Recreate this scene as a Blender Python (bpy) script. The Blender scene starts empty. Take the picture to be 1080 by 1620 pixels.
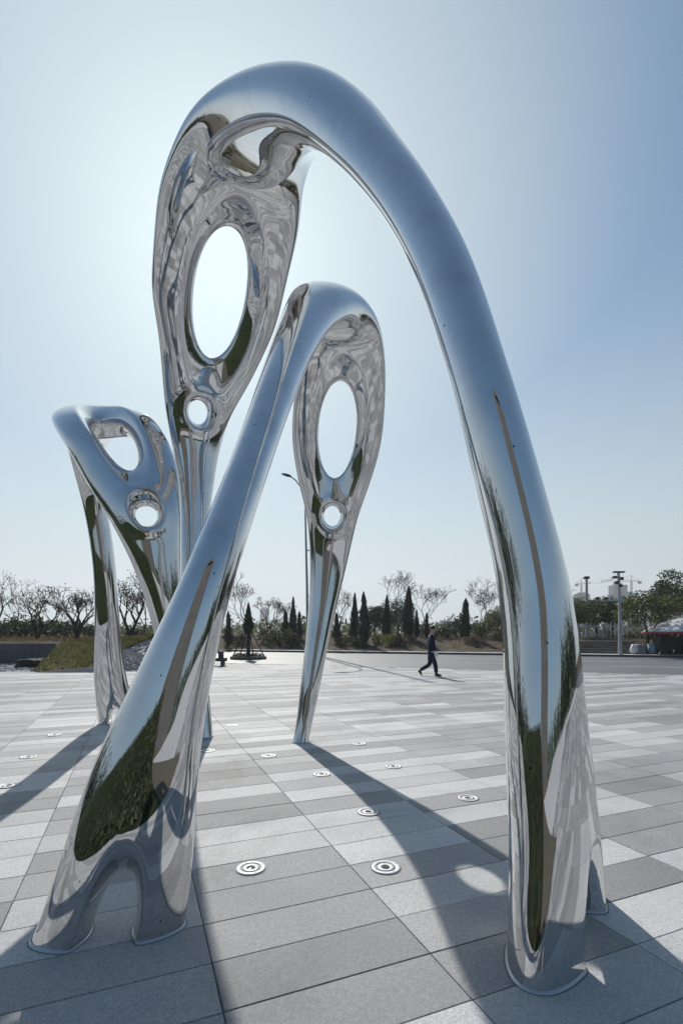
import bpy, bmesh, math, random
import numpy as np
from mathutils import Vector, Matrix, noise
random.seed(7)
R = math.radians
sc = bpy.context.scene

# ---------------------------------------------------------------- camera
H, F_PX, HORIZ = 1.52, 790.0, 1000.0
cam_d = bpy.data.cameras.new('camera'); cam = bpy.data.objects.new('camera', cam_d)
sc.collection.objects.link(cam); sc.camera = cam
cam.location = (0, 0, H); cam.rotation_euler = (R(90), 0, 0)
cam_d.sensor_fit = 'VERTICAL'; cam_d.sensor_height = 36.0
cam_d.lens = 36.0 * F_PX / 1620.0
cam_d.shift_y = (HORIZ - 810.0) / 1620.0
cam_d.clip_start = 0.05; cam_d.clip_end = 9000

# ---------------------------------------------------------------- sky, sun, exposure
SUN_EL, SUN_AZ = 37.3, -13.7            # azimuth measured from +Y towards +X
w = bpy.data.worlds.new('World'); sc.world = w; w.use_nodes = True
nt = w.node_tree; bg = nt.nodes['Background']
sky = nt.nodes.new('ShaderNodeTexSky'); sky.sky_type = 'NISHITA'; sky.sun_disc = False
sky.sun_elevation = R(SUN_EL); sky.sun_rotation = R(SUN_AZ)
sky.altitude = 0; sky.air_density = 1.0; sky.dust_density = 0.9; sky.ozone_density = 2.2
# hazy winter air: the contrast of the sky is softened and its lowest band pales to grey
SKY_GAMMA, SKY_SAT = 0.66, 1.12
gm = nt.nodes.new('ShaderNodeGamma'); gm.inputs[1].default_value = SKY_GAMMA; nt.links.new(sky.outputs[0], gm.inputs[0])
hs = nt.nodes.new('ShaderNodeHueSaturation'); hs.inputs['Saturation'].default_value = SKY_SAT; hs.inputs['Value'].default_value = 1.0
nt.links.new(gm.outputs[0], hs.inputs['Color'])
tcw = nt.nodes.new('ShaderNodeTexCoord'); sxw = nt.nodes.new('ShaderNodeSeparateXYZ'); nt.links.new(tcw.outputs['Generated'], sxw.inputs[0])
rw = nt.nodes.new('ShaderNodeValToRGB'); nt.links.new(sxw.outputs[2], rw.inputs[0])
rw.color_ramp.interpolation = 'EASE'
rw.color_ramp.elements[0].position = 0.0; rw.color_ramp.elements[0].color = (0.92,) * 3 + (1,)
rw.color_ramp.elements[1].position = 0.58; rw.color_ramp.elements[1].color = (0.0,) * 3 + (1,)
mxw = nt.nodes.new('ShaderNodeMix'); mxw.data_type = 'RGBA'
HAZE_COL = (5.3, 5.95, 6.05); SKY_TINT = (0.90, 1.22, 1.36)
tn = nt.nodes.new('ShaderNodeMix'); tn.data_type = 'RGBA'; tn.blend_type = 'MULTIPLY'; tn.clamp_result = False
tn.inputs[0].default_value = 1; tn.inputs[7].default_value = (*SKY_TINT, 1); nt.links.new(hs.outputs[0], tn.inputs[6])
# the haze scatters more light on the side of the sun
dp = nt.nodes.new('ShaderNodeVectorMath'); dp.operation = 'DOT_PRODUCT'; nt.links.new(tcw.outputs['Generated'], dp.inputs[0])
dp.inputs[1].default_value = (math.sin(R(SUN_AZ)) * math.cos(R(SUN_EL)), math.cos(R(SUN_AZ)) * math.cos(R(SUN_EL)), math.sin(R(SUN_EL)))
mr = nt.nodes.new('ShaderNodeMapRange'); nt.links.new(dp.outputs['Value'], mr.inputs[0])
mr.inputs[1].default_value = -0.8; mr.inputs[2].default_value = 0.95; mr.inputs[3].default_value = 0.40; mr.inputs[4].default_value = 1.0
pw1 = nt.nodes.new('ShaderNodeMath'); pw1.operation = 'POWER'; pw1.use_clamp = False; pw0 = nt.nodes.new('ShaderNodeMath'); pw0.operation = 'MAXIMUM'
nt.links.new(dp.outputs['Value'], pw0.inputs[0]); pw0.inputs[1].default_value = 0.0; nt.links.new(pw0.outputs[0], pw1.inputs[0]); pw1.inputs[1].default_value = 45.0
pw2 = nt.nodes.new('ShaderNodeMath'); pw2.operation = 'MULTIPLY_ADD'; nt.links.new(pw1.outputs[0], pw2.inputs[0]); pw2.inputs[1].default_value = 0.45; nt.links.new(mr.outputs[0], pw2.inputs[2])
hz = nt.nodes.new('ShaderNodeVectorMath'); hz.operation = 'SCALE'; hz.inputs[0].default_value = HAZE_COL; nt.links.new(pw2.outputs[0], hz.inputs['Scale'])
mr2 = nt.nodes.new('ShaderNodeMapRange'); nt.links.new(dp.outputs['Value'], mr2.inputs[0])
mr2.inputs[1].default_value = -0.75; mr2.inputs[2].default_value = 0.45; mr2.inputs[3].default_value = 0.22; mr2.inputs[4].default_value = 1.0
mr3 = nt.nodes.new('ShaderNodeMapRange'); mr3.interpolation_type = 'SMOOTHSTEP'; nt.links.new(dp.outputs['Value'], mr3.inputs[0])
mr3.inputs[1].default_value = 0.78; mr3.inputs[2].default_value = 1.0; mr3.inputs[3].default_value = 0.0; mr3.inputs[4].default_value = 0.6
mf = nt.nodes.new('ShaderNodeMath'); mf.operation = 'MULTIPLY'; nt.links.new(rw.outputs[0], mf.inputs[0]); nt.links.new(mr2.outputs[0], mf.inputs[1])
mfx = nt.nodes.new('ShaderNodeMath'); mfx.operation = 'MAXIMUM'; nt.links.new(mf.outputs[0], mfx.inputs[0]); nt.links.new(mr3.outputs[0], mfx.inputs[1])
nt.links.new(mfx.outputs[0], mxw.inputs[0]); nt.links.new(tn.outputs[2], mxw.inputs[6]); nt.links.new(hz.outputs[0], mxw.inputs[7])
nt.links.new(mxw.outputs[2], bg.inputs[0]); bg.inputs[1].default_value = 0.12
sd = bpy.data.lights.new('sun', 'SUN'); sun = bpy.data.objects.new('sun', sd); sc.collection.objects.link(sun)
sd.energy = 5.0; sd.angle = R(0.53); sd.color = (1.0, 0.955, 0.885)
sv = Vector((math.sin(R(SUN_AZ)) * math.cos(R(SUN_EL)), math.cos(R(SUN_AZ)) * math.cos(R(SUN_EL)), math.sin(R(SUN_EL))))
sun.rotation_euler = sv.to_track_quat('Z', 'Y').to_euler()
sun.location = (0, 0, 30)
vs = sc.view_settings; vs.view_transform = 'Standard'; vs.look = 'None'; vs.gamma = 1.0
vs.use_curve_mapping = False; vs.exposure = 0.08
cy = sc.cycles; cy.max_bounces = 10; cy.glossy_bounces = 8; cy.diffuse_bounces = 3; cy.transparent_max_bounces = 16
cy.use_denoising = True; cy.caustics_reflective = True; cy.blur_glossy = 0.3; cy.sample_clamp_indirect = 25.0
cy.volume_bounces = 0

# ---------------------------------------------------------------- helpers
def G(px, py):                          # ground point of a pixel of the photograph
    Y = F_PX * H / (py - HORIZ)
    return ((px - 540) / F_PX * Y, Y)
def P(px, py, Y):                       # point at depth Y
    return ((px - 540) / F_PX * Y, Y, H + (HORIZ - py) / F_PX * Y)

def link(o, parent=None):
    sc.collection.objects.link(o)
    if parent is not None: o.parent = parent
    return o
def tag(o, label=None, cat=None, group=None, kind=None):
    if label: o['label'] = label
    if cat: o['category'] = cat
    if group: o['group'] = group
    if kind: o['kind'] = kind
    return o
def empty(name, loc=(0, 0, 0), rz=0.0):
    o = bpy.data.objects.new(name, None); o.location = loc; o.rotation_euler = (0, 0, rz)
    o.empty_display_size = 0.2
    return link(o)
def copy_tree(o, parent=None):
    c = o.copy(); sc.collection.objects.link(c); c.parent = parent
    for ch in list(o.children): copy_tree(ch, c)
    return c
def clear_tags(o):
    for k in ('label', 'category', 'group'):
        if k in o: del o[k]

class MB:
    def __init__(s): s.v = []; s.f = []; s.m = []; s.mi = 0
    def add(s, vs, fs):
        n = len(s.v); s.v += [tuple(a) for a in vs]
        s.f += [tuple(n + i for i in f) for f in fs]; s.m += [s.mi] * len(fs)
    def box(s, c, d, rz=0.0, bev=0.0):
        x, y, z = c; a, b, h = d[0] / 2, d[1] / 2, d[2] / 2
        cs, sn = math.cos(rz), math.sin(rz)
        def q(px, py, pz): return (x + px * cs - py * sn, y + px * sn + py * cs, z + pz)
        if bev <= 0:
            vs = [q(i * a, j * b, k * h) for k in (-1, 1) for j in (-1, 1) for i in (-1, 1)]
            s.add(vs, [(0, 2, 3, 1), (4, 5, 7, 6), (0, 1, 5, 4), (2, 6, 7, 3), (0, 4, 6, 2), (1, 3, 7, 5)])
        else:
            e = bev
            vs = [q(i * a, j * b, -h) for j in (-1, 1) for i in (-1, 1)]
            vs += [q(i * a, j * b, h - e) for j in (-1, 1) for i in (-1, 1)]
            vs += [q(i * (a - e), j * (b - e), h) for j in (-1, 1) for i in (-1, 1)]
            s.add(vs, [(0, 2, 3, 1), (0, 1, 5, 4), (2, 6, 7, 3), (0, 4, 6, 2), (1, 3, 7, 5),
                       (4, 5, 9, 8), (6, 10, 11, 7), (4, 8, 10, 6), (5, 7, 11, 9), (8, 9, 11, 10)])
    def tube(s, pts, rs, n=6, cap=True):
        pts = [Vector(p) for p in pts]
        if not hasattr(rs, '__len__'): rs = [rs] * len(pts)
        ring = []; vs = []
        for i, p in enumerate(pts):
            d = (pts[min(i + 1, len(pts) - 1)] - pts[max(i - 1, 0)])
            if d.length < 1e-9: d = Vector((0, 0, 1))
            d.normalize()
            r_ = Vector((1, 0, 0)) if abs(d.x) < 0.9 else Vector((0, 1, 0))
            u = d.cross(r_).normalized(); t = d.cross(u)
            for k in range(n):
                a = 2 * math.pi * k / n
                vs.append(p + (u * math.cos(a) + t * math.sin(a)) * rs[i])
        fs = []
        for i in range(len(pts) - 1):
            for k in range(n):
                a, b = i * n + k, i * n + (k + 1) % n
                fs.append((a, b, b + n, a + n))
        if cap:
            fs.append(tuple(range(n - 1, -1, -1))); fs.append(tuple(range((len(pts) - 1) * n, len(pts) * n)))
        s.add(vs, fs)
    def lathe(s, prof, c=(0, 0, 0), n=24):
        vs = []
        for r, z in prof:
            for k in range(n):
                a = 2 * math.pi * k / n
                vs.append((c[0] + r * math.cos(a), c[1] + r * math.sin(a), c[2] + z))
        fs = []
        for i in range(len(prof) - 1):
            for k in range(n):
                a, b = i * n + k, i * n + (k + 1) % n
                fs.append((a, b, b + n, a + n))
        s.add(vs, fs)
    def mesh(s, name, mats, smooth=False):
        me = bpy.data.meshes.new(name); me.from_pydata(s.v, [], s.f)
        for m in (mats if isinstance(mats, (list, tuple)) else [mats]): me.materials.append(m)
        if len(set(s.m)) > 1: me.polygons.foreach_set('material_index', s.m)
        if smooth: me.polygons.foreach_set('use_smooth', [True] * len(s.f))
        me.update(); return me
    def build(s, name, mats, parent=None, smooth=False):
        return link(bpy.data.objects.new(name, s.mesh(name, mats, smooth)), parent)

# ---------------------------------------------------------------- materials
def mat(name, col=(0.5, 0.5, 0.5), rough=0.7, metal=0.0, spec=0.5):
    m = bpy.data.materials.new(name); m.use_nodes = True
    b = m.node_tree.nodes['Principled BSDF']
    b.inputs['Base Color'].default_value = (*col, 1); b.inputs['Roughness'].default_value = rough
    b.inputs['Metallic'].default_value = metal; b.inputs['Specular IOR Level'].default_value = spec
    return m
def N(m, t, **kw):
    n = m.node_tree.nodes.new(t)
    for k, v in kw.items(): setattr(n, k, v)
    return n
def L(m, a, b): m.node_tree.links.new(a, b)
def ramp(m, stops, fac):
    n = N(m, 'ShaderNodeValToRGB'); e = n.color_ramp.elements
    while len(e) < len(stops): e.new(0.5)
    for i, (p, c) in enumerate(stops):
        e[i].position = p; e[i].color = (*c, 1) if len(c) == 3 else c
    L(m, fac, n.inputs[0]); return n.outputs[0]
def noise_tex(m, scale, detail=4, rough=0.55, coord='Object', dist=0.0):
    tc = N(m, 'ShaderNodeNewGeometry') if coord == 'World' else N(m, 'ShaderNodeTexCoord'); n = N(m, 'ShaderNodeTexNoise')
    if coord == 'World': coord = 'Position'
    n.inputs['Scale'].default_value = scale; n.inputs['Detail'].default_value = detail
    n.inputs['Roughness'].default_value = rough; n.inputs['Distortion'].default_value = dist
    L(m, tc.outputs[coord], n.inputs['Vector']); return n
def mix(m, a, b, fac, mode='MIX'):
    n = N(m, 'ShaderNodeMix'); n.data_type = 'RGBA'; n.blend_type = mode
    for s_, v in ((0, fac), (6, a), (7, b)):
        if isinstance(v, bpy.types.NodeSocket): L(m, v, n.inputs[s_])
        elif isinstance(v, (int, float)): n.inputs[s_].default_value = v
        else: n.inputs[s_].default_value = (*v, 1)
    return n.outputs[2]
def bump(m, h, strength=0.3, dist=0.01):
    n = N(m, 'ShaderNodeBump'); n.inputs['Strength'].default_value = strength; n.inputs['Distance'].default_value = dist
    L(m, h, n.inputs['Height']); L(m, n.outputs[0], m.node_tree.nodes['Principled BSDF'].inputs['Normal'])
def base(m): return m.node_tree.nodes['Principled BSDF'].inputs['Base Color']
def noisy(name, c1, c2, scale=5, rough=0.85, bstr=0.0, bdist=0.01, detail=5, coord='Object', spec=0.3, lo=0.3, hi=0.7, metal=0.0):
    m = mat(name, c1, rough, metal, spec); n = noise_tex(m, scale, detail, coord=coord)
    L(m, ramp(m, [(lo, c1), (hi, c2)], n.outputs[0]), base(m))
    if bstr: bump(m, n.outputs[0], bstr, bdist)
    return m

M = {}
def steel():
    m = mat('mirror_steel', (0.80, 0.82, 0.85), 0.03, 1.0)
    b = m.node_tree.nodes['Principled BSDF']
    tc = N(m, 'ShaderNodeTexCoord')
    v = N(m, 'ShaderNodeTexVoronoi'); v.inputs['Scale'].default_value = 9.0
    L(m, tc.outputs['Object'], v.inputs['Vector'])
    # dried drops: tiny spots in a few of the cells
    th = N(m, 'ShaderNodeMath', operation='LESS_THAN'); th.inputs[1].default_value = 0.055
    L(m, v.outputs['Distance'], th.inputs[0])
    sx = N(m, 'ShaderNodeSeparateXYZ'); L(m, v.outputs['Color'], sx.inputs[0])
    th2 = N(m, 'ShaderNodeMath', operation='GREATER_THAN'); th2.inputs[1].default_value = 0.55
    L(m, sx.outputs[0], th2.inputs[0])
    mu = N(m, 'ShaderNodeMath', operation='MULTIPLY'); L(m, th.outputs[0], mu.inputs[0]); L(m, th2.outputs[0], mu.inputs[1])
    n = noise_tex(m, 3.0, 6)
    dirt = ramp(m, [(0.45, (0.72, 0.72, 0.725)), (0.75, (0.62, 0.62, 0.625))], n.outputs[0])
    # dust and splash marks near the paving
    gz = N(m, 'ShaderNodeNewGeometry'); sz = N(m, 'ShaderNodeSeparateXYZ'); L(m, gz.outputs['Position'], sz.inputs[0])
    zr = N(m, 'ShaderNodeMapRange'); L(m, sz.outputs[2], zr.inputs[0]); zr.inputs[1].default_value = 0.45; zr.inputs[2].default_value = 0.0
    sp_ = noise_tex(m, 26, 6, 0.75); spr = ramp(m, [(0.52, (0, 0, 0)), (0.72, (1, 1, 1))], sp_.outputs[0])
    mm_ = N(m, 'ShaderNodeMath', operation='MULTIPLY'); L(m, zr.outputs[0], mm_.inputs[0]); L(m, spr, mm_.inputs[1])
    dirt = mix(m, dirt, (0.42, 0.40, 0.37), mm_.outputs[0])
    L(m, mix(m, dirt, (0.12, 0.11, 0.11), mu.outputs[0]), base(m))
    sm_ = noise_tex(m, 1.4, 7, 0.7); rr = N(m, 'ShaderNodeMapRange'); L(m, sm_.outputs[0], rr.inputs[0])
    rr.inputs[1].default_value = 0.45; rr.inputs[2].default_value = 0.75; rr.inputs[3].default_value = 0.004; rr.inputs[4].default_value = 0.03
    ad = N(m, 'ShaderNodeMath', operation='MULTIPLY_ADD'); L(m, mm_.outputs[0], ad.inputs[0]); ad.inputs[1].default_value = 0.3; L(m, rr.outputs[0], ad.inputs[2])
    L(m, ad.outputs[0], b.inputs['Roughness'])
    n2 = noise_tex(m, 2.2, 2)
    bump(m, n2.outputs[0], 0.05, 0.02)
    return m
M['steel'] = steel()
M['satin'] = mat('satin_steel', (0.42, 0.44, 0.47), 0.4, 1.0)
M['ring'] = mat('light_ring_steel', (0.46, 0.46, 0.455), 0.55, 0.2)
M['groove'] = mat('light_groove', (0.05, 0.05, 0.055), 0.6)
M['dark_sealant'] = mat('grey_sealant', (0.11, 0.11, 0.115), 0.8)
M['lens'] = mat('light_lens', (0.02, 0.02, 0.022), 0.12)

# ---------------------------------------------------------------- sculptures
def cubic(ts, ys, t):
    """natural cubic spline through (ts, ys), evaluated at t; ys (n,k)"""
    ts = np.asarray(ts, float); ys = np.asarray(ys, float)
    if ys.ndim == 1: ys = ys[:, None]
    n = len(ts); h = np.diff(ts)
    A = np.zeros((n, n)); B = np.zeros((n, ys.shape[1])); A[0, 0] = A[-1, -1] = 1
    for i in range(1, n - 1):
        A[i, i - 1] = h[i - 1]; A[i, i] = 2 * (h[i - 1] + h[i]); A[i, i + 1] = h[i]
        B[i] = 6 * ((ys[i + 1] - ys[i]) / h[i] - (ys[i] - ys[i - 1]) / h[i - 1])
    m2 = np.linalg.solve(A, B)
    i = np.clip(np.searchsorted(ts, t) - 1, 0, n - 2)
    hh = h[i][:, None]; a = ((ts[i + 1] - t)[:, None]) / hh; b = 1 - a
    return a * ys[i] + b * ys[i + 1] + ((a ** 3 - a) * m2[i] + (b ** 3 - b) * m2[i + 1]) * hh ** 2 / 6
def pchip(ts, ys, t):
    ts = np.asarray(ts, float); ys = np.asarray(ys, float)
    if ys.ndim == 1: ys = ys[:, None]
    h = np.diff(ts)[:, None]; d = np.diff(ys, axis=0) / h
    m_ = np.zeros_like(ys); m_[0] = d[0]; m_[-1] = d[-1]
    for i in range(1, len(ts) - 1):
        w1 = 2 * h[i] + h[i - 1]; w2 = h[i] + 2 * h[i - 1]
        ok = d[i - 1] * d[i] > 0
        with np.errstate(divide='ignore', invalid='ignore'):
            v = (w1 + w2) / (w1 / d[i - 1] + w2 / d[i])
        m_[i] = np.where(ok, v, 0)
    i = np.clip(np.searchsorted(ts, t) - 1, 0, len(ts) - 2)
    s = ((t - ts[i]) / (ts[i + 1] - ts[i]))[:, None]; hh = h[i]
    return ((2 * s**3 - 3 * s**2 + 1) * ys[i] + (s**3 - 2 * s**2 + s) * hh * m_[i]
            + (-2 * s**3 + 3 * s**2) * ys[i + 1] + (s**3 - s**2) * hh * m_[i + 1])

def smin(a, b, k):
    h = np.clip(0.5 + 0.5 * (b - a) / k, 0, 1)
    return b * (1 - h) + a * h - k * h * (1 - h)

def sculpture(ctrl, holes, name, nu=56, dv=0.03, nz=18):
    """ctrl rows: (x,y,z, half width a, half thickness b, width-direction hint xyz, curl)
       holes: (ctrl index (float), u offset, half length, half width, gain, rim boost)"""
    C = np.array([c[:3] for c in ctrl], float)
    seg = np.linalg.norm(np.diff(C, axis=0), axis=1)
    ts = np.concatenate([[0], np.cumsum(np.sqrt(seg))])           # centripetal parameter
    fine = np.linspace(ts[0], ts[-1], 1600); pf = cubic(ts, C, fine)
    arc = np.concatenate([[0], np.cumsum(np.linalg.norm(np.diff(pf, axis=0), axis=1))])
    Ltot = arc[-1]; nv = int(Ltot / dv)
    v = np.linspace(0, Ltot, nv + 1); tv = np.interp(v, arc, fine)
    cs = np.interp(ts, fine, arc)                                  # arc length of the control points
    p = np.stack([np.interp(tv, fine, pf[:, k]) for k in range(3)], 1); p = cubic(ts, C, tv)
    T = np.gradient(p, v, axis=0); T /= np.linalg.norm(T, axis=1)[:, None]
    prm = pchip(cs, np.array([list(c[3:]) for c in ctrl], float), v)
    a, b, hint, curl = prm[:, 0], prm[:, 1], prm[:, 2:5], prm[:, 5]
    # smooth the parameters a little
    ker = np.hanning(25); ker /= ker.sum()
    def sm(q):
        q2 = np.concatenate([np.repeat(q[:1], 12, 0), q, np.repeat(q[-1:], 12, 0)])
        return np.convolve(q2, ker, 'valid')
    a, b, curl = sm(a), sm(b), sm(curl); hint = np.stack([sm(hint[:, k]) for k in range(3)], 1)
    W = hint - (hint * T).sum(1)[:, None] * T; W /= np.linalg.norm(W, axis=1)[:, None]
    Z = np.cross(T, W)
    hl = [(np.interp(ci, range(len(cs)), cs), uo, l_, w_, g_, rb) for (ci, uo, l_, w_, g_, rb) in holes]
    def boost(eta, vi):
        vv = np.interp(vi, range(nv + 1), v); av = np.interp(vi, range(nv + 1), a)
        r = np.ones_like(eta)
        for vc, uo, l_, w_, g_, rb in hl:
            if rb:
                rho = np.sqrt(((vv - vc) / l_) ** 2 + ((eta * av - uo) / w_) ** 2)
                r += rb * np.exp(-((rho - 1.75) / 0.55) ** 2)
        return r
    def Gf(eta, vi):
        vv = np.interp(vi, range(nv + 1), v); av = np.interp(vi, range(nv + 1), a)
        g = 1 - np.abs(eta) ** 2.3
        for vc, uo, l_, w_, g_, rb in hl:
            rho2 = ((vv - vc) / l_) ** 2 + ((eta * av - uo) / w_) ** 2
            g = smin(g, g_ * (rho2 - 1), 0.22)
        return g
    E = np.linspace(-1.06, 1.06, nu + 1); ZZ = np.linspace(-1.12, 1.12, nz + 1); VI = np.arange(nv + 1)
    ee, vv_, zz = np.meshgrid(E, VI.astype(float), ZZ, indexing='ij')
    g2 = Gf(ee[:, :, 0], vv_[:, :, 0])
    Fv = g2[:, :, None] - zz ** 2
    ins = Fv > 0
    # surface nets
    nx, ny, nz_ = Fv.shape
    cnt = np.zeros((nx - 1, ny - 1, nz_ - 1)); acc = np.zeros((nx - 1, ny - 1, nz_ - 1, 3))
    off = np.array([[0,0,0],[1,0,0],[0,1,0],[1,1,0],[0,0,1],[1,0,1],[0,1,1],[1,1,1]])
    for i in range(8):
        for ax in range(3):
            if off[i][ax] == 0:
                j_ = off[i].copy(); j_[ax] = 1
                fa = Fv[off[i][0]:nx-1+off[i][0], off[i][1]:ny-1+off[i][1], off[i][2]:nz_-1+off[i][2]]
                fb = Fv[j_[0]:nx-1+j_[0], j_[1]:ny-1+j_[1], j_[2]:nz_-1+j_[2]]
                cr = (fa > 0) != (fb > 0)
                t = np.where(cr, fa / np.where(fa == fb, 1, fa - fb), 0)
                pos = np.repeat(off[i][None, None, None, :].astype(float), 1, 0) + np.zeros(fa.shape + (3,))
                pos[..., ax] += t
                acc += np.where(cr[..., None], pos, 0); cnt += cr
    act = cnt > 0
    idx = -np.ones(act.shape, int); idx[act] = np.arange(act.sum())
    cell = np.argwhere(act).astype(float); q = cell + acc[act] / cnt[act][:, None]
    eta = E[0] + q[:, 0] * (E[1] - E[0]); vi = q[:, 1]; ze = ZZ[0] + q[:, 2] * (ZZ[1] - ZZ[0])
    # projection on the implicit surface (in eta, zeta)
    for _ in range(6):
        g = Gf(eta, vi); f = g - ze ** 2; e = 1e-4
        ge = (Gf(eta + e, vi) - Gf(eta - e, vi)) / (2 * e)
        gv = (Gf(eta, np.clip(vi + 0.01, 0, nv)) - Gf(eta, np.clip(vi - 0.01, 0, nv))) / 0.02
        av = np.interp(vi, range(nv + 1), a); bv = np.interp(vi, range(nv + 1), b)
        Gx, Gy, Gz = ge / av, gv / dv, -2 * ze / bv                # metric space
        n2 = Gx ** 2 + Gy ** 2 + Gz ** 2 + 1e-9
        st = np.clip(f / n2, -0.05 , 0.05)
        eta = eta - st * Gx / av; ze = ze - st * Gz / bv
        vi = np.clip(vi - np.clip(st * Gy / dv, -0.6, 0.6), 0, nv)
    quads = []
    for ax in range(3):
        o1, o2 = [(1, 2), (2, 0), (0, 1)][ax]
        sl_a = [slice(1, None)] * 3; sl_a[ax] = slice(0, None)
        A_ = np.moveaxis(ins, ax, 0); cr = A_[:-1] != A_[1:]; sgn = A_[:-1]
        cr = np.moveaxis(cr, 0, ax); sgn = np.moveaxis(sgn, 0, ax)
        ii = np.argwhere(cr)
        ok = (ii[:, o1] > 0) & (ii[:, o2] > 0) & (ii[:, o1] < act.shape[o1]) & (ii[:, o2] < act.shape[o2])
        ii = ii[ok]; s_ = sgn[tuple(ii.T)]
        def at(d1, d2):
            k = ii.copy(); k[:, o1] -= d1; k[:, o2] -= d2
            return idx[tuple(k.T)]
        qd = np.stack([at(0, 0), at(1, 0), at(1, 1), at(0, 1)], 1)
        qd[~s_] = qd[~s_][:, ::-1]
        quads.append(qd)
    quads = np.concatenate(quads); quads = quads[(quads >= 0).all(1)]
    # map to the world
    r = np.arange(nv + 1)
    def ip(arr): return np.stack([np.interp(vi, r, arr[:, k]) for k in range(3)], 1)
    av = np.interp(vi, r, a); bv = np.interp(vi, r, b); cv = np.interp(vi, r, curl)
    vm = np.interp(vi, r, v); u = eta * av
    zl = ze * bv * boost(eta, vi) + cv * av * eta ** 2
    # slight hand-worked unevenness
    zl += 0.002 * (np.sin(u * 9.1 + 1.3 * np.sin(vm * 2.1)) * np.sin(vm * 4.3 + u * 3.0))
    pos = ip(p) + ip(W) * u[:, None] + ip(Z) * zl[:, None]
    me = bpy.data.meshes.new(name); me.from_pydata(pos.tolist(), [], quads.tolist())
    bm = bmesh.new(); bm.from_mesh(me)
    bmesh.ops.recalc_face_normals(bm, faces=bm.faces)
    for _ in range(2):
        bmesh.ops.smooth_vert(bm, verts=[x for x in bm.verts if not x.is_boundary], factor=0.5, use_axis_x=True, use_axis_y=True, use_axis_z=True)
    geo = bm.verts[:] + bm.edges[:] + bm.faces[:]
    res = bmesh.ops.bisect_plane(bm, geom=geo, plane_co=(0, 0, 0.002), plane_no=(0, 0, 1), clear_inner=True)
    cut = [e_ for e_ in bm.edges if e_.is_boundary and all(abs(x.co.z - 0.002) < 1e-3 for x in e_.verts)]
    # loops of the ground outline for the welded flanges
    adj = {}
    for e_ in cut:
        for x in e_.verts: adj.setdefault(x.index if False else x, []).append(e_.other_vert(x))
    seen = set(); loops = []
    for s0 in adj:
        if s0 in seen: continue
        lp = [s0]; seen.add(s0); cur = s0
        while True:
            nx_ = [x for x in adj[cur] if x not in seen]
            if not nx_: break
            cur = nx_[0]; seen.add(cur); lp.append(cur)
        if len(lp) > 8: loops.append([x.co.copy() for x in lp])
    for f_ in bm.faces: f_.smooth = True
    bm.to_mesh(me); bm.free(); me.materials.append(M['steel'])
    return me, loops

def flange(loop, parent):
    """welded lip where the steel enters the paving"""
    n = len(loop); c = sum((Vector(p) for p in loop), Vector()) / n
    # resample smoothly
    pts = [Vector((p.x, p.y, 0)) for p in loop]
    for _ in range(3): pts = [(pts[i - 1] + pts[i] * 2 + pts[(i + 1) % n]) / 4 for i in range(n)]
    prof = [(0.010, 0.0), (0.009, 0.003), (0.005, 0.006), (0.002, 0.010), (-0.003, 0.013)]
    area = sum(pts[i].x * pts[(i + 1) % n].y - pts[(i + 1) % n].x * pts[i].y for i in range(n))
    sg = 1 if area > 0 else -1
    vs = []
    for o_, z in prof:
        for i in range(n):
            d = (pts[(i + 1) % n] - pts[i - 1]); d.z = 0
            if d.length < 1e-7: d = Vector((1, 0, 0))
            d.normalize(); nn = Vector((d.y, -d.x, 0)) * sg
            q = pts[i] + nn * o_; vs.append((q.x, q.y, z + 0.002))
    fs = [(i + k * n, (i + 1) % n + k * n, (i + 1) % n + (k + 1) * n, i + (k + 1) * n) for k in range(len(prof) - 1) for i in range(n)]
    m = MB(); m.add(vs, fs); o = m.build('base_flange', M['satin'], parent, smooth=True)
    vs = []
    for o_, z in ((0.009, 0.0026), (0.012, 0.0024), (0.014, 0.0012)):
        for i in range(n):
            d = (pts[(i + 1) % n] - pts[i - 1]); d.z = 0
            if d.length < 1e-7: d = Vector((1, 0, 0))
            d.normalize(); q = pts[i] + Vector((d.y, -d.x, 0)) * sg * o_; vs.append((q.x, q.y, z))
    m = MB(); m.add(vs, [(i + k * n, (i + 1) % n + k * n, (i + 1) % n + (k + 1) * n, i + (k + 1) * n) for k in range(2) for i in range(n)])
    m.build('sealant_joint', M['dark_sealant'], parent)

def place_sculpture(base_xy, ctrl, holes, label):
    me, loops = sculpture(ctrl, holes, 'needle_sculpture')
    o = link(bpy.data.objects.new('steel_needle_sculpture', me))
    tag(o, label, 'sculpture', 'mirror steel needle sculptures')
    for lp in loops: flange(lp, o)
    return o

def row(px, py, Y, a, b, hint, curl=0.0):
    return (*P(px, py, Y), a, b, *hint, curl)
def gnd(x, y, z, a, b, hint, curl=0.0): return (x, y, z, a, b, *hint, curl)

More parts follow.
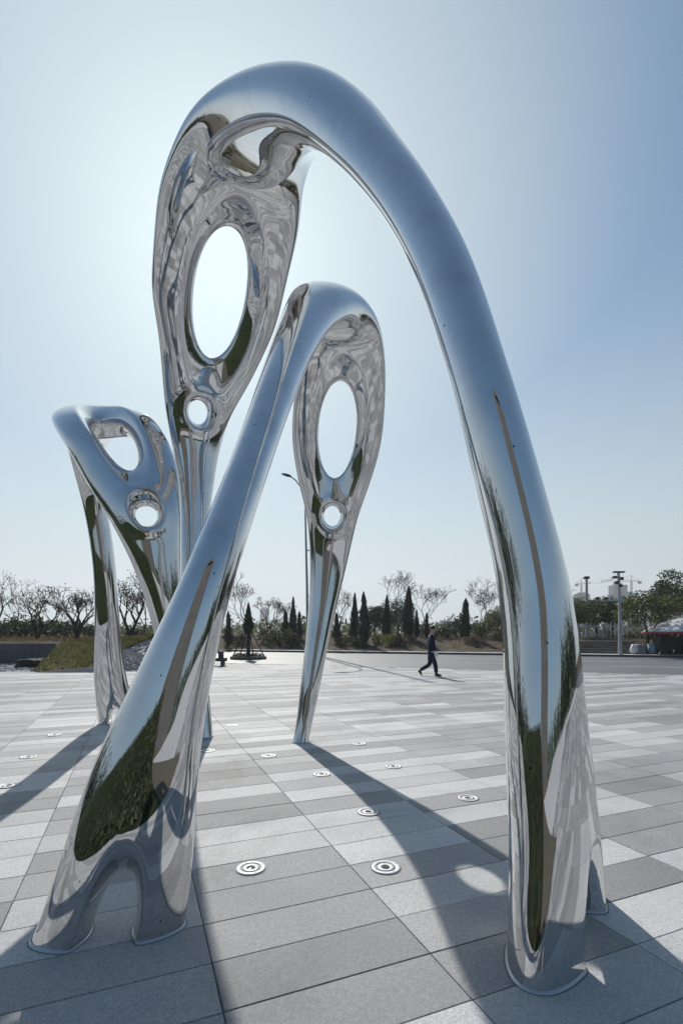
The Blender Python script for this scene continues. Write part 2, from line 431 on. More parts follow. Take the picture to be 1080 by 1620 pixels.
# tall one
h1 = (0.585, 0.81, 0.0); h1b = (0.84, 0.54, 0.0)
tall = [
    gnd(1.13, 2.56, -0.25, 0.60, 0.195, h1),
    gnd(1.125, 2.575, 0.0, 0.58, 0.195, h1),
    gnd(1.105, 2.575, 0.45, 0.46, 0.19, h1),
    row(863, 1130, 2.555, 0.31, 0.182, h1),
    row(846, 950, 2.56, 0.20, 0.168, (.64, .75, 0)),
    row(800, 750, 2.60, 0.158, 0.155, (.7, .7, 0)),
    row(748, 560, 2.72, 0.15, 0.145, (.75, .65, 0)),
    row(685, 390, 3.02, 0.165, 0.155, (.8, .6, 0)),
    row(600, 258, 3.48, 0.20, 0.18, h1b),
    row(514, 180, 4.05, 0.36, 0.235, h1b),
    row(438, 188, 4.75, 0.50, 0.245, h1b, 0.0),
    row(388, 250, 5.50, 0.70, 0.225, h1b, 0.05),
    row(363, 350, 6.20, 0.86, 0.20, h1b, 0.09),
    row(345, 465, 6.85, 0.88, 0.18, h1b, 0.10),
    row(328, 570, 7.30, 0.69, 0.17, h1b, 0.12),
    row(313, 652, 7.60, 0.49, 0.17, h1b, 0.05),
    row(310, 740, 7.70, 0.31, 0.15, h1b),
    row(306, 860, 7.60, 0.20, 0.13, h1b),
    row(308, 1000, 7.42, 0.14, 0.115, h1b),
    gnd(*G(324, 1166), 0.0, 0.115, 0.105, h1b),
    gnd(-1.96, 7.15, -0.3, 0.115, 0.105, h1b)]
place_sculpture(None, tall, [
    (1.0, 0.0, 0.33, 0.20, 0.9, 0.0),
    (13.0, 0.02, 0.80, 0.35, 0.55, 0.0),
    (15.0, 0.0, 0.165, 0.145, 0.60, 0.14)],
    'tallest mirror steel arch with the sun in its needle eye, leg in the right foreground')

# middle one
h2 = (0.98, 0.19, 0.0)
mid = [
    gnd(-1.26, 2.50, -0.25, 0.36, 0.16, h2),
    gnd(-1.165, 2.54, 0.0, 0.35, 0.16, h2),
    row(222, 1270, 2.62, 0.29, 0.155, h2),
    row(268, 1100, 2.70, 0.205, 0.145, h2),
    row(336, 900, 2.85, 0.135, 0.13, h2),
    row(392, 745, 3.20, 0.125, 0.12, h2),
    row(440, 610, 3.75, 0.145, 0.14, (.98, .1, 0)),
    row(478, 518, 4.35, 0.20, 0.165, (.98, .1, 0)),
    row(512, 479, 4.95, 0.32, 0.18, (.98, .1, 0)),
    row(534, 514, 5.65, 0.47, 0.17, (.98, .1, 0), 0.1),
    row(538, 600, 6.30, 0.57, 0.155, (.98, .1, 0), 0.12),
    row(533, 685, 6.75, 0.61, 0.15, (.98, .1, 0), 0.12),
    row(528, 760, 7.02, 0.51, 0.15, (.98, .1, 0), 0.1),
    row(525, 816, 7.15, 0.37, 0.15, (.98, .1, 0), 0.05),
    row(519, 890, 7.22, 0.27, 0.135, (.98, .1, 0)),
    row(506, 985, 7.16, 0.18, 0.12, (.98, .1, 0)),
    row(490, 1090, 7.02, 0.135, 0.11, (.98, .1, 0)),
    gnd(*G(475, 1174), 0.0, 0.105, 0.10, (.98, .1, 0)),
    gnd(-0.64, 6.7, -0.3, 0.105, 0.10, (.98, .1, 0))]
place_sculpture(None, mid, [
    (1.0, 0.0, 0.30, 0.10, 0.7, 0.0),
    (10.95, 0.0, 0.62, 0.25, 0.5, 0.0),
    (13.0, 0.0, 0.135, 0.115, 0.60, 0.14)],
    'mirror steel arch whose forked leg stands in the left foreground, medium height')

# small one
h3 = (0.84, 0.50, 0.1)
small = [
    gnd(-3.74, 8.45, -0.25, 0.33, 0.16, (.95, .3, 0)),
    gnd(-3.72, 8.35, 0.0, 0.31, 0.16, (.95, .3, 0)),
    row(176, 1080, 8.25, 0.25, 0.16, (.95, .3, 0)),
    row(170, 985, 8.15, 0.19, 0.16, (.95, .3, 0)),
    row(164, 885, 8.05, 0.17, 0.16, (.95, .3, 0)),
    row(150, 800, 7.95, 0.17, 0.16, (.95, .3, 0)),
    row(137, 735, 7.65, 0.20, 0.16, (.93, .35, 0)),
    row(136, 690, 7.05, 0.30, 0.17, (.9, .42, 0)),
    row(146, 668, 6.30, 0.45, 0.20, (.9, .42, .1)),
    row(172, 680, 5.80, 0.52, 0.20, (.88, .40, .3)),
    row(203, 730, 5.65, 0.51, 0.18, (.88, .35, .35)),
    row(232, 815, 5.55, 0.38, 0.165, (.88, .35, .25)),
    row(250, 895, 5.55, 0.25, 0.14, (.9, .4, .1)),
    row(264, 980, 5.60, 0.165, 0.125, (.9, .4, 0)),
    row(274, 1090, 5.65, 0.12, 0.11, (.9, .4, 0)),
    gnd(*G(276, 1212), 0.0, 0.11, 0.10, (.9, .4, 0)),
    gnd(-1.9, 5.7, -0.3, 0.11, 0.10, (.9, .4, 0))]
place_sculpture(None, small, [
    (1.0, 0.0, 0.24, 0.09, 0.7, 0.0),
    (9.3, 0.0, 0.50, 0.175, 0.55, 0.0),
    (11.0, 0.0, 0.125, 0.115, 0.60, 0.14)],
    'smallest mirror steel arch, with tilted blue-reflecting head, standing behind the other two')

# ================================================================ GROUND, ROAD, TERRAIN
def smooth(t): t = max(0.0, min(1.0, t)); return t * t * (3 - 2 * t)
def kerb_y(x): return 36.3 - 0.33 * x                    # far kerb of the road
def edge_y(x): return 22.4 - 0.39 * x                    # plaza edge along the road
def terrain(x, y):
    k = kerb_y(x)
    z = 0.16 + 0.85 * smooth((y - k - 2.0) / 7.0) if y > k + 2.0 else (-0.2 if y < k + 1.0 else 0.12)
    l = 1.02 * smooth((-8.6 - x) / 2.6) * smooth((y - 24.1) / 1.6)
    if l > 0.02: z = max(z, l)
    return z + (0.06 * noise.noise(Vector((x * 0.35, y * 0.35, 0))) if z > 0.3 else 0)

def world_bump(m, scale, strength, dist, detail=4):
    n = noise_tex(m, scale, detail, coord='World'); bump(m, n.outputs[0], strength, dist); return n

M['earth'] = noisy('dry_earth_and_grass', (0.055, 0.043, 0.033), (0.115, 0.092, 0.066), 1.6, 0.95, 0.6, 0.05, 8, 'World', 0.1)
def asphalt():
    m = mat('asphalt', (0.09, 0.092, 0.097), 0.62, 0, 0.5)
    a = noise_tex(m, 0.35, 5, coord='World'); b_ = noise_tex(m, 60, 3, coord='World')
    c = ramp(m, [(0.3, (0.085, 0.088, 0.093)), (0.7, (0.125, 0.128, 0.135))], a.outputs[0])
    L(m, mix(m, c, ramp(m, [(0.35, (0.6,) * 3), (0.65, (1.2,) * 3)], b_.outputs[0]), 0.5, 'MULTIPLY'), base(m))
    bump(m, b_.outputs[0], 0.3, 0.004); return m
M['asphalt'] = asphalt()
M['concrete'] = noisy('pale_concrete', (0.36, 0.36, 0.36), (0.48, 0.48, 0.48), 1.3, 0.85, 0.1, 0.01, 8, 'World')
M['dark_concrete'] = noisy('dark_kerb_concrete', (0.07, 0.07, 0.075), (0.11, 0.11, 0.115), 2, 0.85, 0.1, 0.01, 6, 'World')
M['far_ground'] = noisy('far_field', (0.07, 0.075, 0.045), (0.14, 0.125, 0.08), 0.05, 0.95, 0, 0, 8, 'World', 0.1)
M['paint'] = noisy('white_road_paint', (0.42, 0.42, 0.42), (0.7, 0.7, 0.7), 4, 0.7, 0, 0, 8, 'World')

g = MB(); g.add([(-1500, -1500, -0.35), (1500, -1500, -0.35), (1500, 1500, -0.35), (-1500, 1500, -0.35)], [(0, 1, 2, 3)])
tag(g.build('ground', M['far_ground']), kind='structure')

# planted slope beyond the road and the raised ground on the left
g = MB(); xs = [-75 + i * 0.9 for i in range(168)]; ys = [23.5 + j * 0.75 for j in range(75)]
vs = [(x, y, terrain(x, y)) for y in ys for x in xs]
n_ = len(xs)
def keep(x, y): return y > kerb_y(x) + 1.1 or (x < -8.4 and y > 24.2)
fs = [(j * n_ + i, j * n_ + i + 1, (j + 1) * n_ + i + 1, (j + 1) * n_ + i) for j in range(len(ys) - 1) for i in range(n_ - 1)
      if keep(xs[i], ys[j])]
g.add(vs, fs)
tag(g.build('planted_slope', M['earth'], smooth=True), kind='structure')
g = MB(); g.add([(-300, 76, 0.85), (300, 76, 0.85), (700, 900, 0.6), (-700, 900, 0.6)], [(0, 1, 2, 3)])
g.add([(-300, 76, 0.85), (300, 76, 0.85), (300, 76, -0.3), (-300, 76, -0.3)], [(0, 1, 2, 3)])
tag(g.build('far_field', M['far_ground']), kind='structure')

# road
g = MB()
xa = [-60 + 5 * i for i in range(31)]
vs = []
for x in xa: vs += [(x, edge_y(x) - 0.02, -0.006), (x, kerb_y(x) + 0.05, -0.006)]
g.add(vs, [(2 * i, 2 * i + 2, 2 * i + 3, 2 * i + 1) for i in range(len(xa) - 1)])
road = tag(g.build('road', M['asphalt']), kind='structure')
g = MB()                                                  # worn lane lines
ang = math.atan(-0.36)
for off, x0, x1 in ((4.6, -30, 60), (8.9, -30, 60)):
    for k in range(int((x1 - x0) / 6)):
        x = x0 + 6 * k; y = edge_y(x) + off
        g.add([(x, y, 0.0), (x + 3.2, y - 1.15, 0.0), (x + 3.2, y - 1.02, 0.0), (x, y + 0.13, 0.0)], [(0, 1, 2, 3)])
mk = g.build('lane_marking', M['paint'], road); tag(mk, kind='stuff')

# kerb and pavement on the far side
g = MB(); g2 = MB(); g3 = MB()
for i in range(len(xa) - 1):
    x0, x1 = xa[i], xa[i + 1]; y0, y1 = kerb_y(x0), kerb_y(x1)
    for mb, a0, a1, z in ((g, 0.0, 0.16, 0.13), (g3, 0.165, 1.5, 0.125)):
        mb.add([(x0, y0 + a0, -0.1), (x1, y1 + a0, -0.1), (x1, y1 + a0, z), (x0, y0 + a0, z), (x1, y1 + a1, z), (x0, y0 + a1, z)],
               [(0, 1, 2, 3), (3, 2, 4, 5)])
tag(g.build('kerb', M['dark_concrete']), kind='structure')
tag(g3.build('pavement', M['concrete']), kind='structure')

# ---------------------------------------------------------------- plaza
def granite(name, col, jitter=0.16):
    m = mat(name, col, 0.75, 0, 0.35)
    sp = noise_tex(m, 150, 4, 0.85, 'World'); cl = noise_tex(m, 1.1, 5, 0.6, 'World'); md = noise_tex(m, 38, 4, 0.7, 'World')
    oi = N(m, 'ShaderNodeObjectInfo')
    v = N(m, 'ShaderNodeMapRange'); L(m, oi.outputs['Random'], v.inputs[0]); v.inputs[3].default_value = 1 - jitter; v.inputs[4].default_value = 1 + jitter * 0.7
    c = mix(m, col, ramp(m, [(0.30, (0.35,) * 3), (0.5, (1.0,) * 3), (0.68, (1.65,) * 3)], sp.outputs[0]), 0.85, 'MULTIPLY')
    c = mix(m, c, ramp(m, [(0.3, (0.84, 0.85, 0.87)), (0.7, (1.1, 1.1, 1.08))], cl.outputs[0]), 0.9, 'MULTIPLY')
    c = mix(m, c, ramp(m, [(0.35, (0.84,) * 3), (0.65, (1.12,) * 3)], md.outputs[0]), 0.8, 'MULTIPLY')
    cb = N(m, 'ShaderNodeCombineColor'); 
    for k in range(3): L(m, v.outputs[0], cb.inputs[k])
    c = mix(m, c, cb.outputs[0], 1.0, 'MULTIPLY')
    # rare dark stains
    st = noise_tex(m, 0.55, 8, 0.7, 'World', 1.2)
    c = mix(m, c, ramp(m, [(0.52, (1.0,) * 3), (0.60, (0.86, 0.855, 0.85)), (0.74, (0.70, 0.69, 0.68))], st.outputs[0]), 0.9, 'MULTIPLY')
    L(m, c, base(m)); bump(m, sp.outputs[0], 0.35, 0.0015); return m
M['tile_light'] = granite('light_granite', (0.450, 0.447, 0.445))
M['tile_mid'] = granite('mid_granite', (0.318, 0.315, 0.316))
M['tile_dark'] = granite('dark_granite', (0.262, 0.260, 0.262))
M['joint'] = mat('joint_sand', (0.15, 0.147, 0.143), 0.95)
TH = R(22.3); CT, ST = math.cos(TH), math.sin(TH); PL, PW, P0, Q0 = 0.964, 0.322, 1.285, 0.095
def tile_of(px, py):
    x, y = G(px, py); return (math.floor((x * CT + y * ST - P0) / PL), math.floor((-x * ST + y * CT - Q0) / PW))
tone = {}
for q in [(397,1250),(421,1325),(604,1313),(564,1354),(637,1419),(511,1252),(588,1191),(706,1195),(653,1240),(767,1211),(739,1284),
          (767,1248),(779,1276),(974,1350),(1058,1364),(1030,1422),(974,1276),(1002,1240),(1044,1207),(1002,1176),(375,1255),
          (360,1325),(500,1290),(115,1330),(60,1420),(60,1335),(640,1300),(340,1342),(150,1270),(80,1280),(700,1215),(620,1120),(560,1140)]:
    tone[tile_of(*q)] = 0
for q in [(384,1280),(543,1280),(767,1223),(653,1370),(783,1260),(1010,1380),(1016,1322),(1058,1232),(1030,1259),(988,1201),(90,1370),(480,1560)]:
    tone[tile_of(*q)] = 2
for q in [(470,1378),(420,1400),(560,1440),(300,1540),(590,1365)]: tone[tile_of(*q)] = 1
rt = random.Random(11)
tiles = []
for j in range(-22, 96):
    run = 0; t = 1
    for i in range(-46, 34):
        p, q = P0 + (i + 0.5) * PL, Q0 + (j + 0.5) * PW
        x, y = p * CT - q * ST, p * ST + q * CT
        nv_ = noise.noise(Vector((i * 0.31, j * 0.83, 4.0))) + 0.30 * noise.noise(Vector((i * 0.05, j * 0.07, 9.0))) + rt.uniform(-.07, .07)
        t = 0 if nv_ > 0.08 else (2 if nv_ < -0.24 else 1)
        if y > edge_y(x) - 0.12 or y < -3.2 or abs(x) > 24 or (y < -1.1 and x < 4.6): continue
        if x < -6.9 and y > 19.0 : continue
        tiles.append((x, y, tone.get((i, j), t)))
g = MB(); g.add([(-24.5, -3.5, -0.012), (24.5, -3.5, -0.012), (24.5, edge_y(24.5), -0.012), (-6.9, edge_y(-6.9), -0.012), (-24.5, edge_y(-6.9), -0.012)], [(0, 1, 2, 3, 4)])
plaza = tag(g.build('plaza', M['joint']), kind='structure')
tm = []
for k, mm in enumerate((M['tile_light'], M['tile_mid'], M['tile_dark'])):
    b_ = MB(); b_.box((0, 0, -0.02), (PL - 0.0045, PW - 0.0045, 0.04), bev=0.0025); tm.append(b_.mesh('paver', mm))
def in_view(x, y, m_=0.55):
    return y > 1.6 and abs(x) < 0.6836 * y + m_ and y > 1.45
near = sorted([t for t in tiles if in_view(t[0], t[1])], key=lambda t: t[1] ** 2 + t[0] ** 2)[:300]
ns = set((t[0], t[1]) for t in near)
for x, y, t in near:
    o = link(bpy.data.objects.new('paver', tm[t]), plaza); o.location = (x, y, 0); o.rotation_euler = (0, 0, TH)
    o.location.z = rt.uniform(-0.0012, 0.0012)
g = MB()
for x, y, t in tiles:
    if (x, y) in ns: continue
    g.mi = t; g.box((x, y, -0.02), (PL - 0.0045, PW - 0.0045, 0.04), TH, bev=0.0025)
tag(g.build('paving', [M['tile_light'], M['tile_mid'], M['tile_dark']], plaza), kind='stuff')
# edging between plaza and road
g = MB()
for i in range(44):
    x = -20 + i; 
    if x < -7: continue
    g.box((x + 0.5, edge_y(x + 0.5) - 0.06, -0.02), (1.06, 0.12, 0.04), math.atan(-0.39), bev=0.003)
tag(g.build('edging', M['concrete'], plaza), kind='stuff')

# ground lights let into the paving
def ground_light():
    root = empty('ground_light')
    m = MB(); m.lathe([(0.093, -0.005), (0.093, 0.004), (0.089, 0.0065), (0.066, 0.0065), (0.062, 0.001)], n=40); m.build('outer_ring', M['ring'], root, True)
    m = MB(); m.lathe([(0.0935, 0.0006), (0.099, 0.0006)], n=40); m.build('seat_gap', M['groove'], root)
    for k in range(4):
        a = 0.6 + k * math.pi / 2; m = MB(); m.lathe([(0.0045, 0.0064), (0.0040, 0.0076), (0.0001, 0.0076)], (0.078 * math.cos(a), 0.078 * math.sin(a), 0), 8); m.build('screw', M['groove'], root)
    m = MB(); m.lathe([(0.0625, -0.002), (0.0625, 0.0015), (0.038, 0.0015)], n=40); m.build('groove', M['groove'], root)
    m = MB(); m.lathe([(0.056, 0.001), (0.056, 0.0045), (0.030, 0.0055), (0.027, 0.002)], n=32); m.build('inner_ring', M['ring'], root, True)
    m = MB(); m.lathe([(0.027, 0.0022), (0.012, 0.0045), (0.0001, 0.005)], n=24); m.build('lens', M['lens'], root, True)
    return root
gl = [((397, 1374), 'large round steel ground light in sun, nearest the forked leg in front'),
      ((610, 1373), 'round steel ground light beside the curved shadow, nearest the big right leg'),
      ((583, 1285), 'round steel ground light just left of the curved shadow, in the second rank'),
      ((740, 1263), 'round steel ground light on grey tiles right of the curved shadow'),
      ((509, 1225), 'small round ground light just below and right of the middle needle tip'),
      ((622, 1213), 'small round ground light on pale tiles right of the curved shadow'),
      ((425, 1196), 'small round ground light left of the middle needle tip'),
      ((568, 1177), 'far round ground light right of the middle needle tip'),
      ((45, 1198), 'round ground light above the long shadow at the left edge'),
      ((14, 1243), 'round ground light at the edge of the long shadow on the left'),
      ((86, 1163), 'faint far ground light left of the small forked leg'),
      ((368, 1148), 'faint far ground light between the tall needle tip and the middle needle'),
      ((329, 1188), 'ground light close behind the forked leg, beside the tall needle tip')]
proto = ground_light()
for k, (q, lab) in enumerate(gl):
    o = proto if k == 0 else copy_tree(proto)
    x, y = G(*q); o.location = (x, y, 0.0012)
    tag(o, lab, 'ground light', 'round ground lights let into the plaza')

# ---------------------------------------------------------------- behind the camera: lawn and dry field
def lawn_mat():
    m = mat('lawn', (0.03, 0.07, 0.02), 0.9, 0, 0.15)
    a = noise_tex(m, 0.5, 6, coord='World'); b_ = noise_tex(m, 14, 5, 0.8, coord='World')
    c = ramp(m, [(0.3, (0.016, 0.028, 0.013)), (0.55, (0.026, 0.044, 0.020)), (0.75, (0.052, 0.052, 0.032))], a.outputs[0])
    c2 = noise_tex(m, 3.2, 8, 0.85, 'World')
    c = mix(m, c, ramp(m, [(0.40, (0.25,) * 3), (0.60, (2.3, 2.2, 2.0))], c2.outputs[0]), 1.0, 'MULTIPLY')
    L(m, mix(m, c, ramp(m, [(0.38, (0.25,) * 3), (0.62, (2.0, 1.9, 1.7))], b_.outputs[0]), 0.9, 'MULTIPLY'), base(m))
    bump(m, c2.outputs[0], 1.0, 0.25); return m
M['lawn'] = lawn_mat()
g = MB(); nx_, ny_ = 60, 40
for j_ in range(ny_ + 1):
    for i_ in range(nx_ + 1):
        x = -60 + 60.9 * (i_ / nx_) ** 0.7; y = -0.9 - 69 * (j_ / ny_) ** 1.8
        z = 0.01 + 2.7 * smooth((-y - 1.2) / 10.0) * smooth((0.9 - x) / 1.6) + (0.07 * noise.noise(Vector((x, y, 0))) if j_ > 1 and i_ < nx_ - 1 else 0)
        g.v.append((x, y, max(z, 0.01)))
g.f = [(j_ * (nx_ + 1) + i_, j_ * (nx_ + 1) + i_ + 1, (j_ + 1) * (nx_ + 1) + i_ + 1, (j_ + 1) * (nx_ + 1) + i_) for j_ in range(ny_) for i_ in range(nx_)]; g.m = [0] * len(g.f)
tag(g.build('lawn', M['lawn'], smooth=True), kind='structure')
M['field'] = noisy('trodden_earth', (0.07, 0.062, 0.048), (0.14, 0.125, 0.098), 3.5, 0.95, 0.5, 0.03, 8, 'World', 0.1)
g = MB(); g.add([(0.3, -75, 0.004), (4.2, -75, 0.004), (4.2, -0.9, 0.004), (0.3, -0.9, 0.004)], [(0, 1, 2, 3)])
tag(g.build('dry_field', M['field']), kind='structure')
g = MB(); g.add([(4.2, -70, 0.0), (60, -70, 0.0), (60, -3.45, 0.0), (4.2, -3.45, 0.0)], [(0, 1, 2, 3)])
g.add([(24.4, -3.45, 0.0), (60, -3.45, 0.0), (60, 13, 0.0), (24.4, 13, 0.0)], [(0, 1, 2, 3)])
g.add([(-60, -3.45, 0.0), (-24.4, -3.45, 0.0), (-24.4, 24, 0.0), (-60, 24, 0.0)], [(0, 1, 2, 3)])
tag(g.build('side_paving', M['concrete']), kind='structure')

# ================================================================ LEFT EARTHWORK
M['grass'] = noisy('rough_green_grass', (0.058, 0.066, 0.026), (0.135, 0.130, 0.058), 2.2, 0.9, 0.8, 0.08, 8, 'World', 0.1)
M['slab'] = noisy('dark_slate_slab', (0.085, 0.087, 0.098), (0.125, 0.128, 0.14), 3, 0.7, 0.2, 0.01, 7, 'World')
M['wedge'] = noisy('grey_stone_plate', (0.13, 0.13, 0.137), (0.18, 0.18, 0.187), 4, 0.8, 0.1, 0.01, 7, 'World')
M['stone'] = noisy('loose_slate', (0.16, 0.16, 0.165), (0.36, 0.36, 0.37), 3.1, 0.85, 0, 0, 3, 'World')
M['rock'] = noisy('black_rock', (0.006, 0.007, 0.009), (0.02, 0.021, 0.025), 5, 0.7, 0.5, 0.03, 6)
wall = empty('retaining_wall', (-13.8, 24.1, 0))
tag(wall, 'long dark slate retaining wall behind the black rock at left', 'wall')
for k in range(16):
    m = MB(); m.box((-0.35 - 0.7 * k, 0, 0.45 ), (0.685, 0.22 + 0.012 * (k % 3), 1.06), bev=0.01)
    m.build('panel', M['slab'], wall)
def patch(name, corners_lo, corners_hi, mt, nu=24, nv=10, amp=0.05, kind='structure'):
    """ruled surface between two polylines"""
    def along(pl, t):
        t *= len(pl) - 1; i = min(int(t), len(pl) - 2); return Vector(pl[i]).lerp(Vector(pl[i + 1]), t - i)
    vs = []
    for j in range(nv + 1):
        for i in range(nu + 1):
            q = along(corners_lo, i / nu).lerp(along(corners_hi, i / nu), j / nv)
            if 0 < j: q.z += amp * noise.noise(q * 1.3) + amp * math.sin(math.pi * j / nv)
            vs.append(q)
    m = MB(); m.add(vs, [(j * (nu + 1) + i, j * (nu + 1) + i + 1, (j + 1) * (nu + 1) + i + 1, (j + 1) * (nu + 1) + i) for j in range(nv) for i in range(nu)])
    return tag(m.build(name, mt, smooth=True), kind=kind), vs
def G3(px, py, z=0.0): x, y = G(px, py); return (x, y, z)
_, gv = patch('grass_mound', [G3(53, 1063), P(120, 1060, 19.1), P(158, 1055, 19.3), P(193, 1028, 22.4), P(212, 1020, 24.5), P(243, 1009, 27)],
              [P(98, 1017, 24.2), P(130, 1013, 24.8), P(160, 1011, 25.3), P(190, 1009, 26), P(215, 1008, 26.6), P(246, 1008, 27.2)], M['grass'])
_, sv_ = patch('slate_slope', [G3(190, 1061), G3(215, 1060), G3(245, 1056), G3(262, 1052)],
               [P(188, 1030, 22.2), P(205, 1023, 24.2), P(228, 1014, 26), P(246, 1009, 27.2)], M['wedge'], amp=0.03)
m = MB(); a_, b_, c_ = Vector(G3(58, 1064.3)), Vector(G3(166, 1064.3)), Vector(P(156, 1054.5, 19.0))
d_ = Vector((0, 0.25, 0)); a2 = Vector(G3(75, 1063.5, 0.03))
m.add([a_, b_, c_, a_ + d_, b_ + d_, c_ + d_], [(0, 1, 2), (3, 5, 4), (0, 3, 4, 1), (1, 4, 5, 2), (2, 5, 3, 0)])
tag(m.build('stone_plate', M['wedge']), 'low grey triangular stone plate at the foot of the grass mound', 'stone plate')
# back side of the mound down to the road
g = MB(); g.add([P(246, 1008, 27.2), (-8.0, 24.9, -0.3), (-7.8, 31, -0.3), (-9.6, 31, 1.0), G3(262, 1052, -0.02)], [(0, 1, 2, 3), (0, 4, 1)])
tag(g.build('mound_back', M['grass']), kind='structure')
# gravel
g = MB(); g.add([(-24, 19.0, 0.006), (-11.2, 19.0, 0.006), (-13.2, 24.1, 0.006), (-24, 24.1, 0.006)], [(0, 1, 2, 3)])
tag(g.build('gravel_bed', M['stone']), kind='structure')
rg = random.Random(3)
def stone_mesh(mb, c, s, rz, fl=0.5):
    vs = []
    for k in range(2):
        for i in range(5):
            a = i / 5 * 6.283 + rz; r = s * rg.uniform(0.7, 1.1) * (1 if k == 0 else 0.7)
            vs.append((c[0] + r * math.cos(a), c[1] + r * math.sin(a), c[2] + (0 if k == 0 else s * fl)))
    mb.add(vs, [(0, 1, 6, 5), (1, 2, 7, 6), (2, 3, 8, 7), (3, 4, 9, 8), (4, 0, 5, 9), (5, 6, 7, 8, 9)])
g = MB()
for _ in range(1500):
    y = rg.uniform(19.05, 23.9); x = rg.uniform(-18.5, -11.5 - (y - 19) * 0.33)
    stone_mesh(g, (x, y, 0.0), rg.choice((0.03, 0.04, 0.06, 0.09)) * rg.uniform(0.8, 1.3), rg.random() * 6)
M['gravel'] = noisy('pale_gravel', (0.10, 0.10, 0.105), (0.55, 0.55, 0.56), 4.0, 0.8, 0, 0, 2, 'World', lo=0.4, hi=0.6)
tag(g.build('gravel', M['gravel']), kind='stuff')
g = MB()
lo = [Vector(v) for v in sv_]; nu = 24
for _ in range(900):
    q = lo[0].lerp(lo[nu], 0)
    i, j = rg.uniform(0, nu - 0.01), rg.uniform(0, 9.9); i0, j0 = int(i), int(j)
    a_ = lo[j0 * 25 + i0].lerp(lo[j0 * 25 + i0 + 1], i - i0); b_ = lo[(j0 + 1) * 25 + i0].lerp(lo[(j0 + 1) * 25 + i0 + 1], i - i0)
    q = a_.lerp(b_, j - j0); stone_mesh(g, (q.x, q.y, q.z - 0.01), rg.uniform(0.04, 0.10), rg.random() * 6, 0.7)
tag(g.build('slate_stones', M['stone']), kind='stuff')
# grass blades
def blades(pts, name, mt, h=(0.05, 0.14), w=0.012, seed=1):
    r = random.Random(seed); mb = MB()
    for q in pts:
        a = r.random() * 6.283; hh = r.uniform(*h); l = r.uniform(-0.5, 0.5) * hh; l2 = r.uniform(-0.5, 0.5) * hh
        dx, dy = math.cos(a) * w, math.sin(a) * w
        mb.add([(q[0] - dx, q[1] - dy, q[2] - 0.01), (q[0] + dx, q[1] + dy, q[2] - 0.01), (q[0] + l, q[1] + l2, q[2] + hh)], [(0, 1, 2)])
    return tag(mb.build(name, mt), kind='stuff')
M['blade'] = noisy('grass_blades', (0.07, 0.08, 0.03), (0.19, 0.17, 0.085), 2.0, 0.8, 0, 0, 5, 'World', 0.2)
M['straw'] = noisy('dry_stalks', (0.09, 0.065, 0.042), (0.22, 0.175, 0.115), 1.2, 0.9, 0, 0, 5, 'World', 0.1)
gvv = [Vector(v) for v in gv]; pts = []
for _ in range(9000):
    i, j = rg.uniform(0, 23.99), rg.uniform(0, 9.99); i0, j0 = int(i), int(j)
    a_ = gvv[j0 * 25 + i0].lerp(gvv[j0 * 25 + i0 + 1], i - i0); b_ = gvv[(j0 + 1) * 25 + i0].lerp(gvv[(j0 + 1) * 25 + i0 + 1], i - i0)
    pts.append(a_.lerp(b_, j - j0))
blades(pts, 'grass', M['blade'], (0.06, 0.17), 0.018)
pts = []
for _ in range(26000):
    y = rg.uniform(26, 56); x = rg.uniform(-0.75, 0.75) * y
    if (y > kerb_y(x) + 2.6 or (x < -10.5 and y > 26)) and not (14 < x < 21 and y < kerb_y(x) + 5):
        pts.append((x, y, terrain(x, y)))
blades(pts, 'dry_grass', M['straw'], (0.08, 0.30), 0.025, 5)
# black rock
bm = bmesh.new(); bmesh.ops.create_icosphere(bm, subdivisions=3, radius=1)
for v_ in bm.verts:
    v_.co = Vector((v_.co.x * 0.72, v_.co.y * 0.45, max(v_.co.z, -0.3) * 0.46)) * (1 + 0.28 * noise.noise(v_.co * 1.7 + Vector((3, 0, 0))))
    v_.co.z = min(v_.co.z, 0.30 + 0.06 * v_.co.x)
me = bpy.data.meshes.new('rock'); bm.to_mesh(me); bm.free(); me.materials.append(M['rock'])
o = link(bpy.data.objects.new('rock', me)); x, y = G(49, 1056); o.location = (x, y, 0.07)
tag(o, 'flat topped black rock lying on the gravel before the dark wall', 'rock')

# ================================================================ TREES AND PLANTS
def bark(name, c1, c2): return noisy(name, c1, c2, 6, 0.95, 0.3, 0.02, 5, spec=0.1)
M['bark'] = bark('dark_bark', (0.030, 0.026, 0.024), (0.075, 0.065, 0.058))
M['pale_bark'] = bark('grey_bark', (0.12, 0.105, 0.10), (0.22, 0.20, 0.19))
M['white_bark'] = mat('whitewash', (0.62, 0.61, 0.58), 0.9)
def translucent(m, k=0.45, gain=(1.5, 1.7, 0.9)):
    nt_ = m.node_tree; b = nt_.nodes['Principled BSDF']; out = [n for n in nt_.nodes if n.type == 'OUTPUT_MATERIAL'][0]
    t = nt_.nodes.new('ShaderNodeBsdfTranslucent'); ms = nt_.nodes.new('ShaderNodeMixShader'); ms.inputs[0].default_value = k
    src = b.inputs['Base Color'].links[0].from_socket
    nt_.links.new(mix(m, src, gain, 1.0, 'MULTIPLY'), t.inputs[0])
    nt_.links.new(b.outputs[0], ms.inputs[1]); nt_.links.new(t.outputs[0], ms.inputs[2]); nt_.links.new(ms.outputs[0], out.inputs[0]); return m
def leafm(name, c1, c2, sc_=1.6): return translucent(noisy(name, c1, c2, sc_, 0.6, 0, 0, 4, 'World', 0.25), 0.1 if 'cypress' in name or 'dry' in name else 0.22, (1.3, 1.4, .9))
translucent(M['blade'], 0.3, (1.2, 1.2, .9)); translucent(M['straw'], 0.35, (1.3, 1.2, 0.9))
